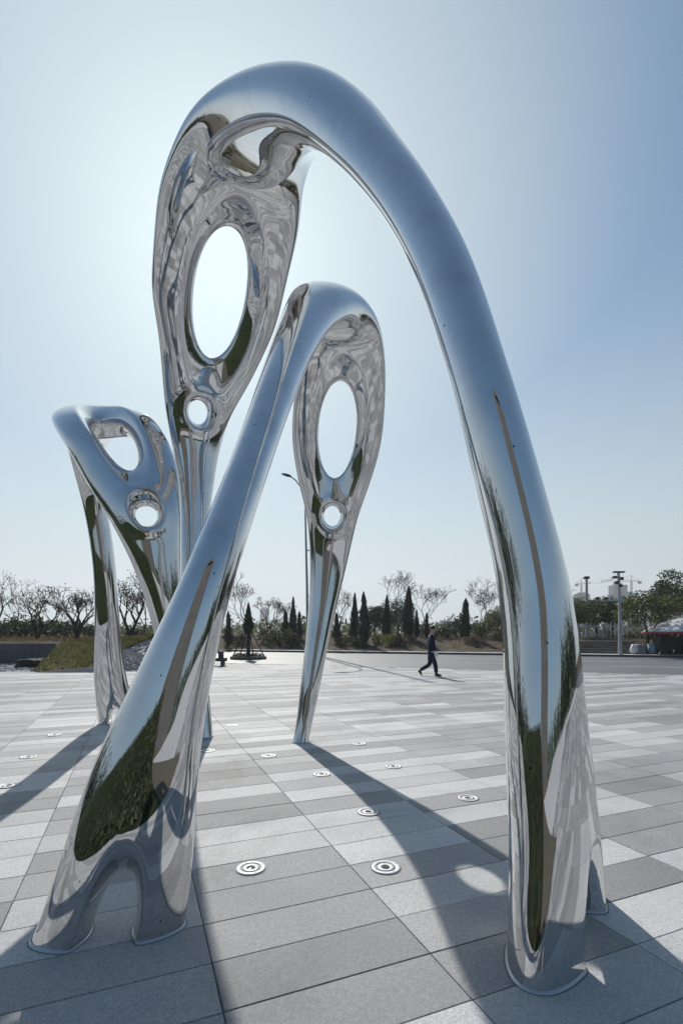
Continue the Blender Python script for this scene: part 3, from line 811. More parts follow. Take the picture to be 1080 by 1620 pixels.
M['cypress'] = leafm('cypress_green', (0.012, 0.026, 0.020), (0.032, 0.055, 0.036))
M['dark_leaf'] = leafm('dark_evergreen_leaves', (0.016, 0.030, 0.016), (0.05, 0.07, 0.032))
M['olive_leaf'] = leafm('olive_leaves', (0.05, 0.062, 0.022), (0.13, 0.135, 0.045))
M['yellow_leaf'] = leafm('yellow_green_leaves', (0.10, 0.11, 0.03), (0.26, 0.24, 0.07))
M['dry_leaf'] = leafm('dry_leaves', (0.045, 0.035, 0.022), (0.11, 0.08, 0.045))
M['red_leaf'] = leafm('reddish_leaves', (0.10, 0.055, 0.045), (0.21, 0.14, 0.11))

def leaf_quads(mb, c, r, n, size, rn, flat=1.0, up=False):
    for _ in range(n):
        while True:
            d = Vector((rn.uniform(-1, 1), rn.uniform(-1, 1), rn.uniform(-1, 1)))
            if d.length < 1: break
        p = Vector((c[0] + d.x * r[0], c[1] + d.y * r[1], c[2] + d.z * r[2] * flat))
        s = size * rn.uniform(0.5, 1.3)
        if up:
            a = Vector((rn.uniform(-.35, .35), rn.uniform(-.35, .35), 1)).normalized() * s
            b = Vector((rn.uniform(-1, 1), rn.uniform(-1, 1), 0)).normalized() * s * 0.38
        else:
            a = Vector((rn.gauss(0, 1), rn.gauss(0, 1), rn.gauss(0, 1))).normalized() * s
            b = a.cross(Vector((rn.gauss(0, 1), rn.gauss(0, 1), rn.gauss(0, 1)))).normalized() * s * 0.55
        mb.add([p - a, p + b, p + a, p - b], [(0, 1, 2, 3)])

def branches(mb, rn, base_, h, spread, levels=5, first=0.22, r0=0.06, split=(2, 3), tips=None, lean=0.0, rmin=0.011, stems=1):
    tips = [] if tips is None else tips
    def grow(p, d, ln, r, lv):
        n = 3; pts = [p]; q = p.copy(); dd = d.copy()
        for k in range(n):
            dd = (dd + Vector((rn.gauss(0, .10), rn.gauss(0, .10), rn.gauss(0, .05) + 0.03))).normalized()
            q = q + dd * ln / n; pts.append(q.copy())
        r1 = max(r * 0.68, rmin)
        mb.tube(pts, [r + (r1 - r) * k / n for k in range(n + 1)], n=5 if lv < 2 else 3, cap=False)
        if lv >= levels: tips.append((q, dd)); return
        kk = rn.randint(*split)
        a0 = rn.random() * 6.283
        for k in range(kk):
            az = a0 + 6.283 * k / kk + rn.uniform(-.5, .5)
            sp = spread * rn.uniform(0.6, 1.25)
            u = dd.orthogonal().normalized(); w_ = dd.cross(u)
            nd = (dd * math.cos(sp) + (u * math.cos(az) + w_ * math.sin(az)) * math.sin(sp)); nd.z += 0.12; nd.normalize()
            grow(q.copy() if k == 0 or rn.random() < .6 else pts[2].copy(), nd, ln * rn.uniform(0.62, 0.88), r1 * rn.uniform(.75, .95), lv + 1)
    for s in range(stems):
        d = Vector((lean + rn.uniform(-.1, .1) + (0.35 * (s - (stems - 1) / 2)), rn.uniform(-.1, .1), 1)).normalized()
        grow(Vector(base_), d, h * first, r0, 0)
    return tips
def norm_height(mb, h, zmin=0.0):
    zs = max(v[2] for v in mb.v); k = h / zs
    mb.v = [(x * k, y * k, z * k) for x, y, z in mb.v]; return k

def bare_tree_mesh(seed, h, leaves=0, leafmat=None, spread=0.5, levels=5, bark_='bark', stems=1, first=0.25, r0=0.075, rmin=0.010, clump=0.22, size=0.05):
    rn = random.Random(seed); mb = MB(); tips = branches(mb, rn, (0, 0, 0), h, spread, levels, first, r0, tips=None, stems=stems, rmin=rmin)
    k = norm_height(mb, h)
    tm_ = mb.mesh('trunk', M[bark_]); cm = None
    if leaves:
        cb = MB()
        for q, d in tips:
            if rn.random() < 0.8: leaf_quads(cb, q * k, (clump, clump, clump), leaves, size, rn)
        cm = cb.mesh('crown', M[leafmat])
    return tm_, cm
def put_tree(name, meshes, px, py, Y, label, group=None, cat='tree', scale=1.0, rz=0.0, z=None, sx=1.0, extra=None, parts=('trunk', 'crown')):
    x = (px - 540) / F_PX * Y
    zz = terrain(x, Y) if z is None else z
    root = empty(name, (x, Y, zz - 0.03), rz); root.scale = (scale * sx, scale * sx, scale)
    tag(root, label, cat, group)
    for nm, me in zip(parts, meshes):
        if me: link(bpy.data.objects.new(nm, me), root)
    return root
def hpx(top, px, Y, z=None):          # real height of a thing whose top shows at image row top
    x = (px - 540) / F_PX * Y
    return H + (HORIZ - top) / F_PX * Y - (terrain(x, Y) if z is None else z)

GB = 'bare winter trees behind the plaza'
bare = [  # px, Y, top, label, kw
    (3, 33, 905, 'tall bare tree cut by the left edge of the picture', dict(leaves=4, leafmat='dry_leaf', spread=.55, r0=.08)),
    (60, 31, 926, 'wide leaning bare tree with leaf clumps above the dark wall', dict(leaves=5, leafmat='dry_leaf', spread=.62, stems=2, first=.2)),
    (122, 30, 928, 'forked bare tree with stakes, just left of the small forked leg', dict(leaves=5, leafmat='dry_leaf', spread=.6, stems=2, first=.2)),
    (90, 46, 938, 'thin bare tree between the two leaf tufted trees at left', dict(leaves=3, leafmat='dry_leaf', spread=.4, rmin=.014)),
    (32, 44, 935, 'slender bare tree between the edge tree and the leaning one', dict(leaves=3, leafmat='dry_leaf', spread=.4, rmin=.014)),
    (205, 30, 899, 'dark many branched tree seen between the small arch leg and its needle', dict(leaves=6, leafmat='dry_leaf', spread=.5, stems=2, first=.22, r0=.09)),
    (228, 40, 935, 'thin young tree right of the dark many branched one', dict(leaves=2, leafmat='dry_leaf', spread=.4)),
    (398, 47, 904, 'tall fine twigged tree behind the staked cypress sapling', dict(leaves=3, leafmat='dry_leaf', spread=.5, bark_='pale_bark', levels=6, rmin=.012)),
    (415, 44, 944, 'small dark tree with thin leaves right of the staked sapling', dict(leaves=10, leafmat='dark_leaf', spread=.45)),
    (536, 43, 926, 'half leafy tree with yellow tints right of the middle needle', dict(leaves=8, leafmat='olive_leaf', spread=.42)),
    (614, 52, 905, 'large bare tree rising behind the row of cypresses', dict(spread=.5, bark_='pale_bark', levels=6, rmin=.014)),
    (666, 50, 925, 'bare spreading tree right of the broad cypress, behind the walking man', dict(spread=.6, bark_='pale_bark', levels=6, rmin=.013, first=.28)),
    (768, 42, 914, 'bare spreading tree with whitewashed trunk foot left of the big steel leg', dict(leaves=2, leafmat='dry_leaf', spread=.62, bark_='pale_bark', levels=6, rmin=.012, first=.32)),
    (897, 55, 905, 'bare tree just right of the big steel leg', dict(spread=.5, bark_='pale_bark', levels=6, rmin=.015))]
for k, (px, Y, top, lab, kw) in enumerate(bare):
    h = hpx(top, px, Y); ms = bare_tree_mesh(100 + k * 3, h, **kw)
    t = put_tree('bare_tree', ms, px, 0, Y, lab, GB, sx=1.15)
    if px == 768:
        m = MB(); m.tube([(0, 0, 0), (0, 0, 0.75)], [0.115, 0.10], 10); m.build('whitewashed_foot', M['white_bark'], t)
    if px in (122, 60, 205):
        for a in (0.3, 2.4, 4.5):
            m = MB(); m.tube([(math.cos(a) * 0.55, math.sin(a) * 0.55, 0), (math.cos(a) * .05, math.sin(a) * .05, 0.95)], 0.022, 5); m.build('stake', M['bark'], t)

# cypresses
def cypress_mesh(seed, slim, h=4.0, n=2600, ragged=0.45):
    rn = random.Random(seed); cb = MB()
    for _ in range(n):
        t = rn.random() ** 0.8                    # height share
        prof = min(1.0, (t * 5 + 0.35)) * (1 - t) ** 0.72 * (1 + ragged * noise.noise(Vector((seed * 3.3, t * 6, 0))))
        a = rn.random() * 6.283; rr = slim * h * prof * (1 + .3 * noise.noise(Vector((math.cos(a) * 1.5, math.sin(a) * 1.5 + seed, t * 7)))) * rn.uniform(0.45, 1.12) * (1 + 0.16 * math.sin(3 * a + seed + t * 9))
        p = Vector((rr * math.cos(a), rr * math.sin(a), 0.06 * h + 0.92 * h * t)); s = rn.uniform(0.07, 0.17)
        up = Vector((math.cos(a) * .25, math.sin(a) * .25, 1)).normalized() * s
        b_ = Vector((-math.sin(a), math.cos(a), rn.uniform(-.3, .3))).normalized() * s * 0.33
        cb.add([p - up, p + b_, p + up, p - b_], [(0, 1, 2, 3)])
    cb.tube([(0, 0, 0.05 * h), (0, 0, 0.3 * h), (0, 0, 0.97 * h)], [0.5 * slim * h * .9, .55 * slim * h, 0.01], 8)
    tb = MB(); tb.tube([(0, 0, 0), (0, 0, 0.5)], [0.07, 0.06], 6)
    return tb.mesh('trunk', M['bark']), cb.mesh('crown', M['cypress'])
cyp = [cypress_mesh(1, 0.125), cypress_mesh(2, 0.105), cypress_mesh(3, 0.135), cypress_mesh(5, 0.17, ragged=0.9)]
GC = 'dark cypresses along the far pavement'
for px, Y, top, v, sx, lab in [
    (463, 44, 944, 1, 1.0, 'tall narrow cypress left of the street lamp poles'),
    (452, 46, 964, 3, 1.0, 'short broad cypress left of the narrow one by the lamp poles'),
    (474, 45, 966, 3, .8, 'short dark cypress right beside the street lamp poles'),
    (362, 42, 966, 3, .75, 'short dark cypress against the forked leg of the middle arch'),
    (560, 42, 938, 1, 1.0, 'first slim cypress right of the middle needle'),
    (577, 41, 936, 0, 1.0, 'second cypress right of the middle needle, close to the slim one'),
    (611, 42, 941, 0, 1.0, 'solitary cypress standing left of the yellow green shrub top'),
    (645, 42, 927, 0, 1.12, 'tallest broad cypress, straight behind the flowering shrubs'),
    (659, 44, 963, 2, .9, 'lower cypress touching the right side of the tallest one'),
    (674, 43, 968, 3, .75, 'small ragged cypress behind the head of the walking man'),
    (736, 41, 946, 3, 1.05, 'lone ragged cypress between the walking man and the big steel leg'),
    (533, 42, 968, 3, .85, 'stocky dark cypress right behind the middle needle stem')]:
    h = hpx(top, px, Y); put_tree('cypress', cyp[v], px, 0, Y, lab, GC, scale=h / 4.0, sx=sx * 1.12, rz=px * 0.7).rotation_euler.x = 0.03 * math.sin(px)

# staked sapling in a planting ring on the plaza edge
x, y = G(393, 1042.5); hs_ = 1.52 + (1000 - 955) / F_PX * y
sap = empty('staked_sapling', (x, y, 0.0)); tag(sap, 'young cypress held by a tripod of stakes in a low planting ring', 'sapling')
m = MB(); m.tube([(0, 0, 0), (0, 0, hs_ * .6)], [0.12, 0.06], 8); m.build('trunk', M['bark'], sap)
rn = random.Random(4); m = MB()
for _ in range(1500):
    t = rn.random(); prof = min(1.0, t * 3 + .45) * (1 - t) ** .8
    a = rn.random() * 6.283; rr = 0.42 * prof * rn.uniform(.3, 1); p = Vector((rr * math.cos(a), rr * math.sin(a), hs_ * .46 + hs_ * .54 * t))
    s = rn.uniform(.05, .13); up = Vector((math.cos(a) * .2, math.sin(a) * .2, 1)).normalized() * s; b_ = Vector((-math.sin(a), math.cos(a), 0)) * s * .35
    m.add([p - up, p + b_, p + up, p - b_], [(0, 1, 2, 3)])
m.build('crown', M['cypress'], sap)
for a in (0.15, 2.3, 3.2, 5.2):
    m = MB(); m.tube([(math.cos(a) * .95, math.sin(a) * .8, 0), (math.cos(a) * .08, math.sin(a) * .08, 1.75)], 0.032, 6); m.build('stake', M['bark'], sap)
m = MB(); m.lathe([(1.02, 0.0), (1.02, 0.14), (0.94, 0.15), (0.92, 0.10), (0.0, 0.16)], n=20); m.build('planting_ring', M['dark_concrete'], sap)
m = MB(); leaf_quads(m, (0, 0, 0.2), (0.95, 0.95, 0.16), 700, 0.06, rn); tag(m.build('ground_plants', M['dark_leaf'], sap), kind='stuff')

# broadleaved trees
def broad_mesh(seed, h, w_, leafmat, n=5200, size=0.085, trunk_h=0.35, clumps=26, flat=.75):
    rn = random.Random(seed); mb = MB(); tips = branches(mb, rn, (0, 0, 0), h, .55, 4, .3, .11); norm_height(mb, h * .93)
    cb = MB(); cs = []
    for _ in range(clumps):
        while True:
            d = Vector((rn.uniform(-1, 1), rn.uniform(-1, 1), rn.uniform(-1, 1)))
            if 0.25 < d.length < 1: break
        cs.append((Vector((d.x * w_ / 2, d.y * w_ / 2, h * (trunk_h + (1 - trunk_h) * (0.5 + d.z * 0.45)))), rn.uniform(.13, .26) * w_))
    for c, r in cs: leaf_quads(cb, c, (r, r, r * flat), n // clumps, size, rn)
    return mb.mesh('trunk', M['bark']), cb.mesh('crown', M[leafmat])
GT = 'leafy trees near the steps'
for px, Y, top, w_, lf, seed, lab, kw in [
    (912, 41, 944, 3.4, 'olive_leaf', 31, 'olive green bushy tree directly right of the big steel leg', {}),
    (946, 44, 948, 4.2, 'dark_leaf', 32, 'dense dark round tree between the two grey poles', dict(clumps=34, n=6500)),
    (968, 47, 952, 2.6, 'dark_leaf', 33, 'dark tree behind the camera pole', {}),
    (928, 48, 950, 2.6, 'yellow_leaf', 37, 'pale yellow green tree behind the thin grey pole', {}),
    (1021, 31.9, 934, 3.9, 'olive_leaf', 34, 'spreading yellow green street tree with white painted trunk by the stall', dict(trunk_h=.45, n=4200, clumps=30, flat=.5)),
    (1074, 36, 900, 4.6, 'dark_leaf', 35, 'tall dark pine like tree above the stall umbrella', dict(trunk_h=.35, clumps=24, n=9000, flat=.6)),
    (1052, 41, 930, 3.4, 'olive_leaf', 36, 'olive tree between the street tree and the tall dark one', dict(trunk_h=.5)),
    (592, 50, 958, 3.2, 'dark_leaf', 38, 'round dark tree between the second and the solitary cypress', {}),
    (630, 53, 950, 4.0, 'dark_leaf', 39, 'grey green tree behind the solitary cypress', {}),
    (787, 52, 962, 3.6, 'olive_leaf', 40, 'low rounded tree touching the left side of the big steel leg', {})]:
    h = hpx(top, px, Y); ms = broad_mesh(seed, h, w_, lf, **kw)
    t = put_tree('leafy_tree', ms, px, 0, Y, lab, GT if px > 850 else 'leafy trees among the cypresses')
    if px == 1020:
        m = MB(); m.tube([(0, 0, 0), (0, 0, 0.95)], [0.2, 0.15], 10); m.build('whitewashed_foot', M['white_bark'], t)
        m = MB(); m.tube([(0, 0, 0.9), (0, 0, 2.3)], [0.17, 0.14], 10); m.build('trunk', M['bark'], t)

# shrubs
def shrub_mesh(seed, lf, n=900, size=0.06):
    rn = random.Random(seed); cb = MB(); 
    for _ in range(9):
        c = (rn.uniform(-.55, .55), rn.uniform(-.4, .4), rn.uniform(.25, .6)); r = rn.uniform(.25, .42); leaf_quads(cb, c, (r, r, r), n // 9, size, rn)
    sb = MB(); rn2 = random.Random(seed)
    for _ in range(7):
        a = rn2.random() * 6.28; sb.tube([(0, 0, 0), (.2 * math.cos(a), .2 * math.sin(a), .35), (.45 * math.cos(a), .45 * math.sin(a), .8)], [.02, .014, .006], 4)
    return sb.mesh('stem', M['bark']), cb.mesh('foliage', M[lf])
shm = {k: shrub_mesh(50 + i, k) for i, k in enumerate(('yellow_leaf', 'red_leaf', 'dark_leaf', 'olive_leaf', 'dry_leaf'))}
GS = 'shrubs on the planted slope'
for px, Y, w_, h, k, lab in [
    (617, 39.6, 1.9, 1.25, 'yellow_leaf', 'yellow green flowering shrub below the solitary cypress'),
    (640, 39.4, 1.6, 1.15, 'red_leaf', 'pinkish shrub beside the yellow green one'),
    (651, 40.5, 1.2, .9, 'olive_leaf', 'olive shrub at the foot of the tallest cypress'),
    (598, 41, 1.4, 1.0, 'olive_leaf', 'olive shrub between the cypress pair and the yellow shrub'),
    (566, 40, 1.8, 1.0, 'dark_leaf', 'dark shrub at the foot of the cypress pair'),
    (545, 41, 1.6, 1.1, 'olive_leaf', 'olive shrub beside the half leafy tree'),
    (745, 38.5, 1.5, .95, 'red_leaf', 'reddish shrub in front of the lone ragged cypress'),
    (760, 42, 2.4, 1.9, 'olive_leaf', 'big olive bush behind the whitewashed trunk'),
    (784, 40, 1.6, 1.1, 'red_leaf', 'reddish bush against the big steel leg'),
    (708, 42, 2.0, 1.2, 'dark_leaf', 'dark low bush in front of the walking man'),
    (722, 46, 2.0, 2.4, 'dark_leaf', 'thin airy shrub left of the lone ragged cypress'),
    (688, 43, 1.6, 1.1, 'dry_leaf', 'dry shrub right behind the walking man'),
    (442, 42, 2.6, 1.9, 'olive_leaf', 'large olive shrub left of the lamp poles'),
    (462, 41, 2.0, 1.5, 'dry_leaf', 'dry brown shrub below the narrow cypress'),
    (425, 44, 2.2, 1.5, 'dry_leaf', 'dry shrub right of the staked sapling'),
    (378, 44, 2.4, 1.2, 'dry_leaf', 'dry brush left of the staked sapling'),
    (904, 41, 1.8, 1.5, 'red_leaf', 'dark red shrub at the right side of the big steel leg'),
    (1000, 39, 2.6, 1.0, 'yellow_leaf', 'light green hedge plant behind the steps'),
    (1035, 40, 2.6, 1.0, 'olive_leaf', 'olive hedge plant behind the stall'),
    (975, 40, 2.2, .9, 'olive_leaf', 'olive hedge plant behind the camera pole'),
    (38, 36, 2.6, 1.9, 'dark_leaf', 'dark round bush behind the wall at left'),
    (75, 38, 2.2, 1.6, 'dark_leaf', 'dark bush behind the leaning tree'),
    (12, 37, 2.4, 1.7, 'dark_leaf', 'dark bush at the foot of the edge tree'),
    (104, 37, 2.3, 1.7, 'dark_leaf', 'dark bush left of the forked staked tree'),
    (142, 38, 2.0, 1.4, 'dark_leaf', 'dark bush right of the forked staked tree'),
    (218, 36, 1.6, 1.1, 'dry_leaf', 'dry bush right of the dark many branched tree')]:
    put_tree('shrub', shm[k], px, 0, Y, lab, GS, 'shrub', scale=h, sx=w_ / 1.5 / h, rz=px * .37, parts=('stem', 'foliage'))

rn = random.Random(12); cb = MB()
for _ in range(2600):
    y = -1.4 - 14 * rn.random() ** 1.6; x = rn.uniform(-16, .2)
    z = 2.7 * smooth((-y - 1.2) / 10.0) * smooth((0.9 - x) / 1.6)
    r = rn.uniform(.10, .28); leaf_quads(cb, (x, y, z + r * .5), (r, r, r * .8), 7, .07, rn)
bsm = leafm('bank_leaves', (.012, .022, .010), (.085, .085, .045), 5.0)
tag(cb.build('undergrowth', bsm), kind='stuff')
# far-off wood behind everything, and the wood behind the camera
rn = random.Random(77)
def wood(name, rows, lf, size=0.5, n=26):
    cb = MB()
    for (x, y, z, r, h) in rows: leaf_quads(cb, (x, y, z + h * .5), (r, r, h * .55), n, size, rn)
    return tag(cb.build(name, M[lf]), kind='stuff')
rows = []
for _ in range(420):
    y = rn.uniform(80, 150); x = rn.uniform(-.95, .95) * y
    rows.append((x, y, 0.8, rn.uniform(1.5, 3.5), rn.uniform(1.2, 4.2) * (1 + .35 * noise.noise(Vector((x * .03, y * .03, 2))))))
wood('distant_wood', rows, 'olive_leaf', 0.45, 30)
rows = []
for k in range(230):
    a = rn.uniform(math.pi * 1.02, math.pi * 1.98); d = rn.uniform(58, 80)
    if d * math.cos(a) > 9: rows.append((d * math.cos(a), d * math.sin(a), 0, rn.uniform(1.5, 3), rn.uniform(3, 7)))
    else: rows.append((d * math.cos(a), d * math.sin(a), 0, rn.uniform(1.0, 2), rn.uniform(1.5, 3.5)))
for k in range(120): rows.append((rn.uniform(34, 58), rn.uniform(-20, 22), 0, rn.uniform(2, 3.5), rn.uniform(5, 10)))
for k in range(130): rows.append((rn.uniform(-58, -34), rn.uniform(-30, 20), 0, rn.uniform(2, 3.5), rn.uniform(5, 10)))
wood('wood_behind', rows, 'dark_leaf', 0.5, 60)

# ================================================================ STREET FURNITURE
M['galv'] = mat('galvanised_grey', (0.42, 0.43, 0.44), 0.45, 0.3)
M['pole'] = mat('weathered_pole', (0.30, 0.31, 0.32), 0.6, 0.2)
M['dark'] = mat('dark_housing', (0.035, 0.036, 0.04), 0.5)
Yl = 34.6; xl = (485 - 540) / F_PX * Yl; zl = H + (HORIZ - 752) / F_PX * Yl
lamp = empty('street_lamp', (xl, Yl, -0.0)); tag(lamp, 'tall street lamp with curved arm reaching left behind the middle needle', 'street lamp')
m = MB(); m.tube([(0.08, 0, 0), (0.02, 0, 5), (-0.1, 0, zl - 2.4)], [0.10, 0.085, 0.06], 10); m.build('pole', M['pole'], lamp)
dxp = (455 - 485) / F_PX * Yl
arm = [Vector((-0.1, 0, zl - 2.4)), Vector((-0.16, 0, zl - 1.6)), Vector((-0.36, 0, zl - 0.9)), Vector((-0.75, 0, zl - 0.35)), Vector((dxp + .2, 0, zl - .08))]
m = MB(); m.tube(arm, 0.045, 8); m.build('arm', M['pole'], lamp)
m = MB()
bmv = [(dxp, 0, zl)]
for i, (sx_, r1, r2) in enumerate([(0.28, .03, .03), (0.18, .12, .07), (0, .19, .10), (-.2, .19, .09), (-.38, .12, .05), (-.46, .03, .02)]):
    for k in range(10):
        a = 6.283 * k / 10; m.v.append((dxp + sx_, r1 * math.cos(a), zl + r2 * math.sin(a) - 0.25 * sx_))
m.f = [(i * 10 + k, i * 10 + (k + 1) % 10, (i + 1) * 10 + (k + 1) % 10, (i + 1) * 10 + k) for i in range(5) for k in range(10)]; m.m = [0] * len(m.f)
m.build('lamp_head', M['dark'], lamp, True)
pole2 = empty('tall_pole', (xl + 0.33, Yl + .1, 0)); tag(pole2, 'second tall grey pole close to the right of the street lamp', 'pole')
m = MB(); m.tube([(0, 0, 0), (0, 0, 15.5)], [0.11, 0.07], 10); m.build('pole', M['pole'], pole2)
for zc in (4.0, 7.2, 10.0):
    m = MB(); m.box((-0.17, -0.02, zc), (0.34, 0.07, 0.08)); m.build('bracket', M['pole'], pole2)

# camera pole at the far kerb
x, y = G(980, 1038.5); zt = H + (HORIZ - 905) / F_PX * y
cp = empty('camera_pole', (x, y, 0.1)); tag(cp, 'grey traffic camera pole with a side arm standing on the far kerb before the steps', 'pole')
m = MB(); m.tube([(0, 0, 0), (0, 0, zt * .5), (-.1, 0, zt - .1)], [0.13, 0.11, 0.08], 10); m.build('pole', M['galv'], cp)
m = MB(); m.box((-.08, 0, zt - .1), (0.66, .25, .09)); m.build('top_panel', M['dark'], cp)
for dx, dz in ((-.3, -.42), (.12, -.5), (-.18, -.75), (.05, -.95)):
    m = MB(); m.box((dx - .05, 0, zt + dz), (0.22, .22, .17), bev=.03); m.build('camera_housing', M['dark'], cp)
za = H + (HORIZ - 950) / F_PX * y - .1
m = MB(); m.tube([(0, 0, za), (-1.5, 0, za + .02)], 0.04, 6); m.build('arm', M['galv'], cp)
for dx in (-1.42, -.92):
    m = MB(); m.box((dx, 0, za + .14), (.22, .18, .16), bev=.02); m.build('camera_housing', M['dark'], cp)
m = MB(); m.box((0.05, -.14, za + .02), (.2, .12, .36), bev=.01); m.build('control_box', M['galv'], cp)
Y2 = 43.5; x2 = (928 - 540) / F_PX * Y2; z2 = terrain(x2, Y2); zt2 = H + (HORIZ - 913) / F_PX * Y2
tp = empty('utility_pole', (x2, Y2, z2 - .05)); tag(tp, 'thin pale utility pole in the trees left of the camera pole', 'pole')
m = MB(); m.tube([(0, 0, 0), (-.05, 0, zt2 - z2)], [.15, .10], 10); m.build('pole', M['galv'], tp)
m = MB(); m.box((-.06, 0, zt2 - z2), (.42, .3, .22), bev=.02); m.build('cap_box', M['dark'], tp)
m = MB(); pa, pb = Vector((x2 - .05, Y2, zt2 - .3)), Vector((x - .1, y, zt - .2))
m.tube([pa.lerp(pb, t / 8) - Vector((0, 0, .35 * math.sin(math.pi * t / 8))) for t in range(9)], .016, 4)
tag(m.build('overhead_cable', M['dark']), 'thin cable sagging between the pale utility pole and the camera pole', 'cable')

# steps
st = empty('stone_steps', (0, 0, 0)); tag(st, 'low flight of broad brown steps behind the camera pole', 'steps')
M['step'] = noisy('weathered_step', (0.10, 0.085, 0.078), (0.18, 0.155, 0.145), 2.2, 0.85, 0.3, 0.01, 7, 'World')
xm = 17.35; a_ = math.atan(-0.33)
for k in range(5):
    yk = kerb_y(xm) + 1.75 + 0.38 * k
    m = MB(); m.box((xm - math.sin(a_) * 0 + .1 * k, yk + .6, 0.13 + 0.155 * (k + .5)), (4.6 - .12 * k, 1.2, 0.155), a_, bev=.012); m.build('step', M['step'], st)
# fence behind the steps
M['fence'] = mat('pale_fence_paint', (0.5, 0.52, 0.54), 0.6)
fn = empty('picket_fence', (0, 0, 0)); tag(fn, 'pale picket fence under the trees behind the steps', 'fence')
for k in range(34):
    x = 14.2 + k * .27; y = kerb_y(x) + 9.5; m = MB(); m.box((x, y, terrain(x, y) + .6), (.06, .05, 1.25)); m.build('picket', M['fence'], fn)
for zz in (.35, .95):
    m = MB(); m.tube([(14.0, kerb_y(14) + 9.46, 1.0 + zz), (23.3, kerb_y(23.3) + 9.46, 1.0 + zz)], .03, 4); m.build('rail', M['fence'], fn)

# ---------------------------------------------------------------- stall
M['cloth_w'] = noisy('white_canvas', (0.50, 0.51, 0.54), (0.62, 0.63, 0.66), 3, .8)
M['cloth_r'] = mat('red_canvas', (0.32, 0.05, 0.07), .8)
xu, yu = 21.45, 31.6
um = empty('stall_umbrella', (xu, yu, 0.12)); tag(um, 'large white umbrella with red hem over the market stall', 'umbrella')
def zp(py, Y): return H + (HORIZ - py) / F_PX * Y - 0.12
ztop, zed = zp(978, yu), zp(999, yu)
for k in range(8):
    a0, a1 = 6.283 * k / 8 + .2, 6.283 * (k + 1) / 8 + .2; m = MB(); Rr = 2.15
    vs = [(0, 0, ztop)]; n = 5
    rows_ = [(0.0, ztop)] + [(Rr * t, ztop - (ztop - zed) * t ** 1.5) for t in (.25, .5, .75, 1.0)]
    for r, z in rows_[1:]:
        for i in range(n):
            a = a0 + (a1 - a0) * i / (n - 1); sag = 1 - .05 * math.sin(math.pi * i / (n - 1)) * r / Rr
            vs.append((r * math.cos(a) * sag, r * math.sin(a) * sag, z - .03 * math.sin(math.pi * i / (n - 1)) * r / Rr))
    fs = [(0, 1 + i, 2 + i) for i in range(n - 1)] + [(1 + j * n + i, 1 + (j + 1) * n + i, 2 + (j + 1) * n + i, 2 + j * n + i) for j in range(3) for i in range(n - 1)]
    m.add(vs, fs); m.build('canopy_panel', M['cloth_w'], um, True)
    m = MB(); b0 = 1 + 3 * n
    m.add([vs[b0 + i] for i in range(n)] + [(vs[b0 + i][0] * 1.01, vs[b0 + i][1] * 1.01, vs[b0 + i][2] - .13) for i in range(n)], [(i, i + 1, i + 1 + n, i + n) for i in range(n - 1)])
    m.build('hem', M['cloth_r'], um)
m = MB(); m.tube([(0, 0, 0), (0, 0, ztop)], .03, 8); m.build('pole', M['galv'], um)
M['cart'] = mat('dark_cart_paint', (0.03, 0.028, 0.03), .6)
M['tyre'] = mat('rubber', (0.02, 0.02, 0.02), .8)
def cart(x, y, w_, d_, h_, label):
    r = empty('market_cart', (x, y, .12)); tag(r, label, 'cart')
    m = MB(); m.box((0, 0, .32 + (h_ - .32) / 2), (w_, d_, h_ - .32), bev=.03); m.build('body', M['cart'], r)
    m = MB(); m.box((0, 0, h_ + .02), (w_ + .1, d_ + .1, .05), bev=.01); m.build('counter', M['dark'], r)
    for sx_ in (-1, 1):
        for sy_ in (-1, 1):
            m = MB(); m.tube([(sx_ * (w_ / 2 - .22), sy_ * d_ / 2 - .03, .2), (sx_ * (w_ / 2 - .22), sy_ * d_ / 2 + .03, .2)], .2, 14); m.build('wheel', M['tyre'], r)
    return r
cart(20.35, 31.3, 1.3, .8, 1.05, 'dark market cart under the umbrella, next to the painted tree trunk')
cart(22.0, 31.0, 1.7, .8, .95, 'dark market cart at the right edge under the umbrella')
gr_ = random.Random(8)
goods = [('goods_crate', (.45, .35, .22), (0.10, 0.03, 0.03), 'dark red crate on the cart beside the tree trunk', 20.05, 1.19),
         ('goods_crate', (.40, .35, .3), (0.16, 0.11, 0.07), 'brown crate on the cart near its right end', 20.6, 1.23),
         ('goods_crate', (.5, .35, .2), (0.05, 0.10, 0.08), 'dull green crate on the cart at the picture edge', 21.6, 1.09)]
